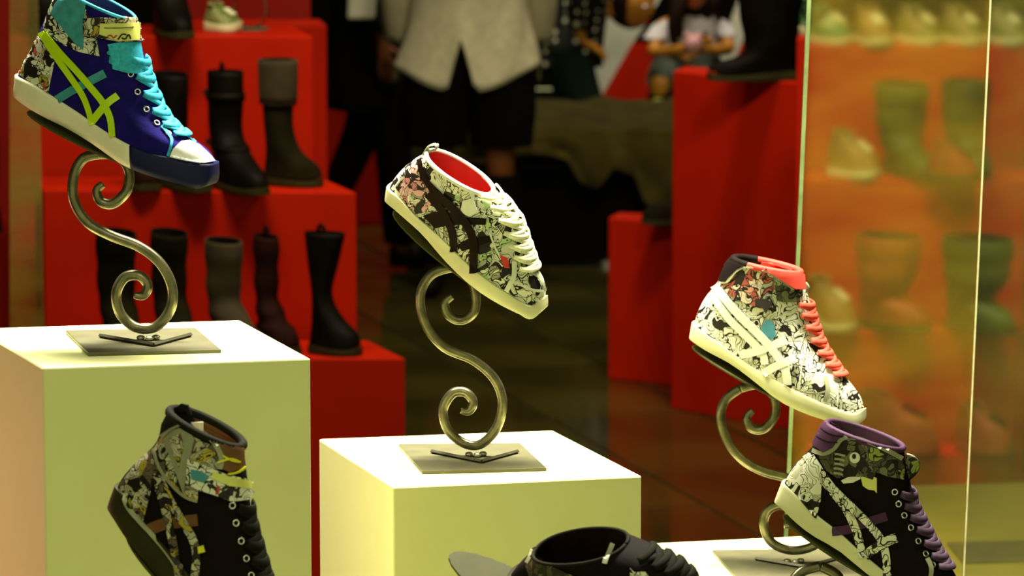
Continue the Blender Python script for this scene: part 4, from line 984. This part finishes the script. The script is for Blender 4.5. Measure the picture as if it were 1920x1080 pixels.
# shopper in the grey shirt, back to the window
b0 = onz(880, 548, 0)
rt = root('person', b0, 'person in a loose light grey shirt and black shorts, standing at centre', 'person', 'shoppers')
k = 1.0
pel = (0, 0, .86, .12)
ch = [[pel, (0, 0, 1.0, .115), (0, 0, 1.14, .13), (0, 0, 1.30, .12), (0, .0, 1.42, .05), (0, 0, 1.50, .05)]]
for sd in (-1, 1):
    ch.append([pel, (.095 * sd, 0, .80, .085), (.10 * sd, -.01, .62, .07), (.11 * sd, -.01, .44, .052), (.115 * sd, .01, .30, .052), (.12 * sd, .02, .09, .036), (.125 * sd, -.0, .045, .036), (.135 * sd, -.12, .03, .03)])
    arm = [(0, 0, 1.30, .12), (.18 * sd, 0, 1.30, .052), (.245 * sd, .04, 1.04, .040), (.215 * sd, .16, .84, .026)]; ch.append(arm)
    ch += hand_chains((.215 * sd, .16, .84), (-.3 * sd, .1, -1), (-sd, 0, 0), 1, .4, (0, -1, 0))
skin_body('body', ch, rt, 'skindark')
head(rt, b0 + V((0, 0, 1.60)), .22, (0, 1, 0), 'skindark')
def hemfn(a):
    c = -math.sin(a); x = math.cos(a)
    if c <= 0: return .03
    v = max(0, 1 - abs(x + .08) / .19); return .20 * v ** .9 + .09 * abs(x + .05) ** 1.6
garment('shirt', off(b0, [(0, 0, 1.44, .06, .06), (0, 0, 1.38, .17, .10), (0, 0, 1.2, .20, .13), (0, 0, 1.0, .205, .135), (-.0, 0, .85, .225, .15), (-.005, 0, .715, .255, .17)]), 'shirt', rt, 72, hemfn)
for sd in (-1, 1): garment('sleeve', off(b0, [(.17 * sd, 0, 1.36, .06, .07), (.22 * sd, .02, 1.18, .062, .07), (.25 * sd, .04, 1.04, .058, .06), (.24 * sd, .12, .87, .05, .05)]), 'shirt', rt, 16)
for sd in (-1, 1):
    garment('shorts_leg', off(b0, [(.085 * sd, 0, .93, .095, .10), (.10 * sd, 0, .80, .12, .12), (.115 * sd, 0, .66, .12, .115), (.115 * sd, 0, .52, .105, .10)]), 'blackcloth', rt, 20)
    garment('sock', off(b0, [(.113 * sd, 0, .42, .062, .062), (.115 * sd, .01, .30, .066, .066), (.12 * sd, .02, .1, .048, .048)]), 'blackcloth', rt, 14)
    v, f = tube([b0 + V((.12 * sd, .06, .045)), b0 + V((.125 * sd, 0, .05)), b0 + V((.14 * sd, -.1, .04)), b0 + V((.145 * sd, -.17, .032))], [.04, .045, .038, .028], 12, [.038, .042, .044, .03], V((0, 0, 1))); link('shoe', v, f, 'boot', rt)
# walker in the long black coat
b0 = onz(690, 500, 0)
rt = root('person', b0, 'person in a long black coat walking between the red steps and the grey shirt', 'person', 'shoppers')
ch = [[(0, 0, .88, .12), (0, 0, 1.0, .115), (0, 0, 1.14, .13), (.02, 0, 1.30, .12), (.03, 0, 1.42, .05), (.04, 0, 1.5, .05)]]
ch.append([(0, 0, .88, .12), (.04, -.08, .8, .085), (.10, -.08, .46, .052), (.12, -.08, .09, .036), (.14, -.08, .045, .036), (.24, -.08, .03, .03)])
ch.append([(0, 0, .88, .12), (-.02, .08, .8, .085), (-.02, .08, .48, .055), (-.13, .08, .24, .038), (-.15, .08, .17, .036), (-.10, .08, .07, .03)])
for sd in (-1, 1):
    ch.append([(.02, 0, 1.30, .12), (.02, .17 * sd, 1.30, .052), (.02 - .05 * sd, .2 * sd, 1.04, .04), (.06, .2 * sd, .84, .026)])
    ch += hand_chains((.06, .2 * sd, .84), (.2, 0, -1), (1, 0, 0), 1, .5, (0, -sd, 0))
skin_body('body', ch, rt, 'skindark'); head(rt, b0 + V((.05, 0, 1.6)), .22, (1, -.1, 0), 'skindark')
garment('coat', off(b0, [(.03, 0, 1.46, .07, .07), (.02, 0, 1.38, .14, .17), (0, 0, 1.2, .15, .19), (0, 0, 1.0, .135, .17), (0, 0, .8, .14, .17), (.0, 0, .585, .145, .18)]), 'blackcloth', rt, 28)
for sd in (-1, 1): garment('coat_sleeve', off(b0, [(.02, .15 * sd, 1.38, .06, .06), (.0, .19 * sd, 1.2, .055, .055), (.0, .2 * sd, 1.04, .05, .05), (.05, .2 * sd, .88, .04, .04)]), 'blackcloth', rt, 14)
garment('trouser_leg', off(b0, [(.04, -.08, .85, .09, .09), (.07, -.08, .6, .075, .075), (.10, -.08, .42, .065, .065), (.12, -.08, .10, .055, .055)]), 'blackcloth', rt, 14)
garment('trouser_leg', off(b0, [(-.02, .08, .85, .09, .09), (.0, .08, .62, .075, .075), (-.03, .08, .46, .07, .07), (-.12, .08, .26, .06, .055)]), 'blackcloth', rt, 14)
for (x, y, z_, tx, tz) in ((.12, -.08, .04, .13, -.01), (-.16, .08, .20, .05, -.12)):
    v, f = tube([b0 + V((x - .04, y, z_ + .01)), b0 + V((x, y, z_ + .01)), b0 + V((x + tx, y, z_ + tz))], [.038, .042, .026], 12, [.036, .04, .03], V((0, 0, 1))); link('shoe', v, f, 'boot', rt)
# white shoulder bag beside the coat
o = onp(677, 12, V((0, b0.y - .33, 0)), V((0, -1, 0)))
v, f = boxm(o + V((-.05, -.03, -.045)), V((.10, 0, 0)), V((0, .06, 0)), V((.01, 0, .16))); sh = fixn(link('bag', v, f, 'panelwhite', None, False, o + V((0, 0, -.045)))); bevel(sh, .012, 3)
tag(sh, 'small pale bag carried against the black coat at the top edge', 'bag')

# woman in the polka-dot top, bending over behind the bench
b0 = onz(1075, 165, 0)
b0 = V((P(1075, 120, 17.9).x, 17.75, 0)); zt = P(1075, 60, 17.9).z
rt = root('person', b0, 'person in a black polka-dot top leaning right behind the bench', 'person', 'shoppers')
hd = P(1185, -2, 17.9) - b0
ch = [[(-.05, 0, .60, .13), (-.02, 0, .75, .12), (.03, 0, .88, .12), (.10, 0, 1.0, .11), (.16, -.0, hd.z - .06, .045), (hd.x - .02, 0, hd.z - .03, .045)]]
for sd in (-1, 1):
    ch.append([(-.05, 0, .60, .13), (-.05 + .0, .09 * sd, .55, .085), (.08, .12 * sd, .32, .055), (-.02, .12 * sd, .09, .036), (.0, .12 * sd, .045, .036), (.1, .12 * sd, .03, .03)])
    ch.append([(.10, 0, 1.0, .11), (.10, .16 * sd, 1.0, .05), (.03, .18 * sd, .80, .038), (.02, .14 * sd, .64, .025)])
    ch += hand_chains((.02, .14 * sd, .64), (.4, -.2 * sd, -.2), (0, -sd, .3), 1, .5, (0, 0, -1))
skin_body('body', ch, rt, 'skin'); head(rt, b0 + V((hd.x, 0, hd.z)), .235, (.75, -.6, -.25), 'skin', long=False)
garment('polka_dot_top', off(b0, [(.14, 0, 1.07, .07, .09), (.10, 0, 1.02, .13, .17), (.05, 0, .92, .15, .17), (.0, 0, .78, .15, .16), (-.04, 0, .62, .16, .17), (-.05, 0, .52, .17, .17)]), 'polka', rt, 28)
for sd in (-1, 1):
    garment('top_sleeve', off(b0, [(.10, .15 * sd, 1.05, .07, .06), (.08, .18 * sd, .95, .06, .06), (.03, .18 * sd, .82, .055, .055), (.02, .15 * sd, .69, .045, .045)]), 'polka', rt, 14)
    garment('trouser_leg', off(b0, [(-.05, .08 * sd, .62, .11, .1), (0, .1 * sd, .45, .1, .09), (.05, .12 * sd, .30, .08, .08), (-.0, .12 * sd, .08, .06, .06)]), 'greencloth', rt, 14)
    v, f = tube([b0 + V((-.05, .12 * sd, .045)), b0 + V((.02, .12 * sd, .05)), b0 + V((.13, .12 * sd, .03))], [.036, .042, .026], 12); link('shoe', v, f, 'boot', rt)
# girl in the white T-shirt on a stool, holding a pink soft toy
Dg = 17.2; c = P(1290, 130, Dg); b0 = V((c.x, c.y, 0)); hc = P(1302, -32, Dg); sc_ = F / Dg
st = root('stool', (b0.x, b0.y + .1, 0), 'dark stool under the girl in the white T-shirt', 'stool')
seatz = P(1290, 172, Dg).z - .02
v, f = disc(V((b0.x, b0.y + .1, seatz)), V((.16, 0, 0)), V((0, .16, 0)), .04); link('seat', v, f, 'blackcloth', st, False)
for a in range(4):
    an = a * math.pi / 2 + .78; v, f = tube([V((b0.x + .12 * math.cos(an), b0.y + .1 + .12 * math.sin(an), seatz - .03)), V((b0.x + .16 * math.cos(an), b0.y + .1 + .16 * math.sin(an), 0))], .014, 8); link('leg', v, f, 'bar', st)
rt = root('person', (b0.x, b0.y, 0), 'long-haired girl in a white T-shirt holding a pink soft toy', 'person', 'shoppers')
R_ = lambda px, py, dy=0: (lambda p: (p.x, p.y + dy))(P(px, py, Dg))
def G(px, py, dy, r): p = P(px, py, Dg + dy); return (p.x - b0.x, p.y - b0.y, p.z, r)
sh_ = G(1295, 48, .1, .08); pe = (0, .1, seatz + .12, .085)
ch = [[pe, G(1293, 95, .1, .085), sh_, G(1300, 22, .08, .033), G(1301, 5, .06, .036)]]
kn = ((G(1240, 152, -.2, .048), G(1236, 185, -.15, .032), G(1234, 198, -.2, .022)), (G(1315, 160, -.25, .048), G(1318, 196, -.2, .032), G(1318, 212, -.25, .022)))
for sd, (k1, k2, k3) in zip((-1, 1), kn): ch.append([pe, (.07 * sd, .05, seatz + .11, .07), k1, k2, k3])
wl, wr_ = G(1282, 92, -.13, .022), G(1335, 95, -.13, .022)
ch.append([sh_, G(1240, 50, .1, .038), G(1225, 100, .02, .03), wl]); ch.append([sh_, G(1352, 50, .1, .038), G(1368, 92, .02, .03), wr_])
ch += hand_chains(wl[:3], (1, -.1, .25), (0, -.5, 1), .8, .6, (0, 1, 0)); ch += hand_chains(wr_[:3], (-1, -.1, .25), (0, -.5, 1), .8, .6, (0, 1, 0))
skin_body('body', ch, rt, 'skin'); head(rt, hc, .21, (-.1, -1, -.35), 'skin', long=True, hang=.5)
gp = lambda px, py, dy, rx, ry: (lambda p: (p.x, p.y, p.z, rx, ry))(P(px, py, Dg + dy))
garment('t_shirt', [gp(1298, 27, .09, .05, .05), gp(1297, 40, .1, .115, .075), gp(1295, 75, .1, .12, .085), gp(1293, 115, .1, .12, .09), gp(1292, 145, .1, .13, .10)], 'tee', rt, 28)
garment('t_shirt_sleeve', [gp(1262, 38, .1, .05, .06), gp(1245, 52, .1, .052, .06), gp(1232, 72, .08, .055, .06)], 'tee', rt, 16)
garment('t_shirt_sleeve', [gp(1334, 38, .1, .05, .06), gp(1348, 50, .1, .05, .06), gp(1358, 66, .08, .05, .06)], 'tee', rt, 16)
for (xa, ya), (xb, yb_) in (((1318, 62), (1328, 74)), ((1326, 60), (1320, 76)), ((1338, 60), (1348, 72))):
    p1, p2 = P(xa, ya, Dg - .02), P(xb, yb_, Dg - .02); v, f = tube([p1, p2], .004, 6, .008, V((0, -1, 0))); link('shirt_print', v, f, 'inkblack', rt)
for sd, (k1, k2, k3) in zip((-1, 1), kn):
    A = V((b0.x + .07 * sd, b0.y + .05, seatz + .105)); W_ = lambda g: V((b0.x + g[0], b0.y + g[1], g[2]))
    v, f = tube([A, W_(k1), W_(k2)], [.082, .062, .045], 14); link('jeans_leg', v, f, 'jeans', rt)
    e = W_(k3); v, f = tube([e + V((0, .04, 0)), e, e + V((0, -.08, -.01))], [.026, .03, .022], 12, [.03, .034, .028], V((0, 0, 1))); link('shoe', v, f, 'limeshoe', rt)
for x0_, y0_, x1_, y1_, r0 in ((1268, -20, 1262, 95, .035), (1280, -25, 1272, 70, .03), (1340, -25, 1344, 40, .028)):
    pts = [P(x0_ + (x1_ - x0_) * t_ / 8 + 3 * math.sin(t_), y0_ + (y1_ - y0_) * t_ / 8, Dg - .06 - .03 * math.sin(t_ / 8 * 3)) for t_ in range(9)]
    v, f = tube(pts, [r0 * (1 - .07 * t_) for t_ in range(9)], 10); link('hair_strand', v, f, 'hair', rt)
tp = P(1300, 82, Dg - .21); toy = root('soft_toy', tp + V((0, 0, -.03)), 'round pink soft toy in the hands of the girl', 'toy')
def ball(name, c, r, mt, par):
    b = bmesh.new(); bmesh.ops.create_uvsphere(b, u_segments=16, v_segments=10, radius=r); v = [c + p.co for p in b.verts]; b.verts.index_update(); q = [tuple(x.index for x in g.verts) for g in b.faces]; b.free(); return link(name, v, q, mt, par)
ball('body', tp, .036, 'pink', toy); ball('ear', tp + V((-.022, 0, .032)), .013, 'pink', toy); ball('ear', tp + V((.022, 0, .032)), .013, 'pink', toy); ball('nose', tp + V((0, -.034, 0)), .006, 'redin', toy)
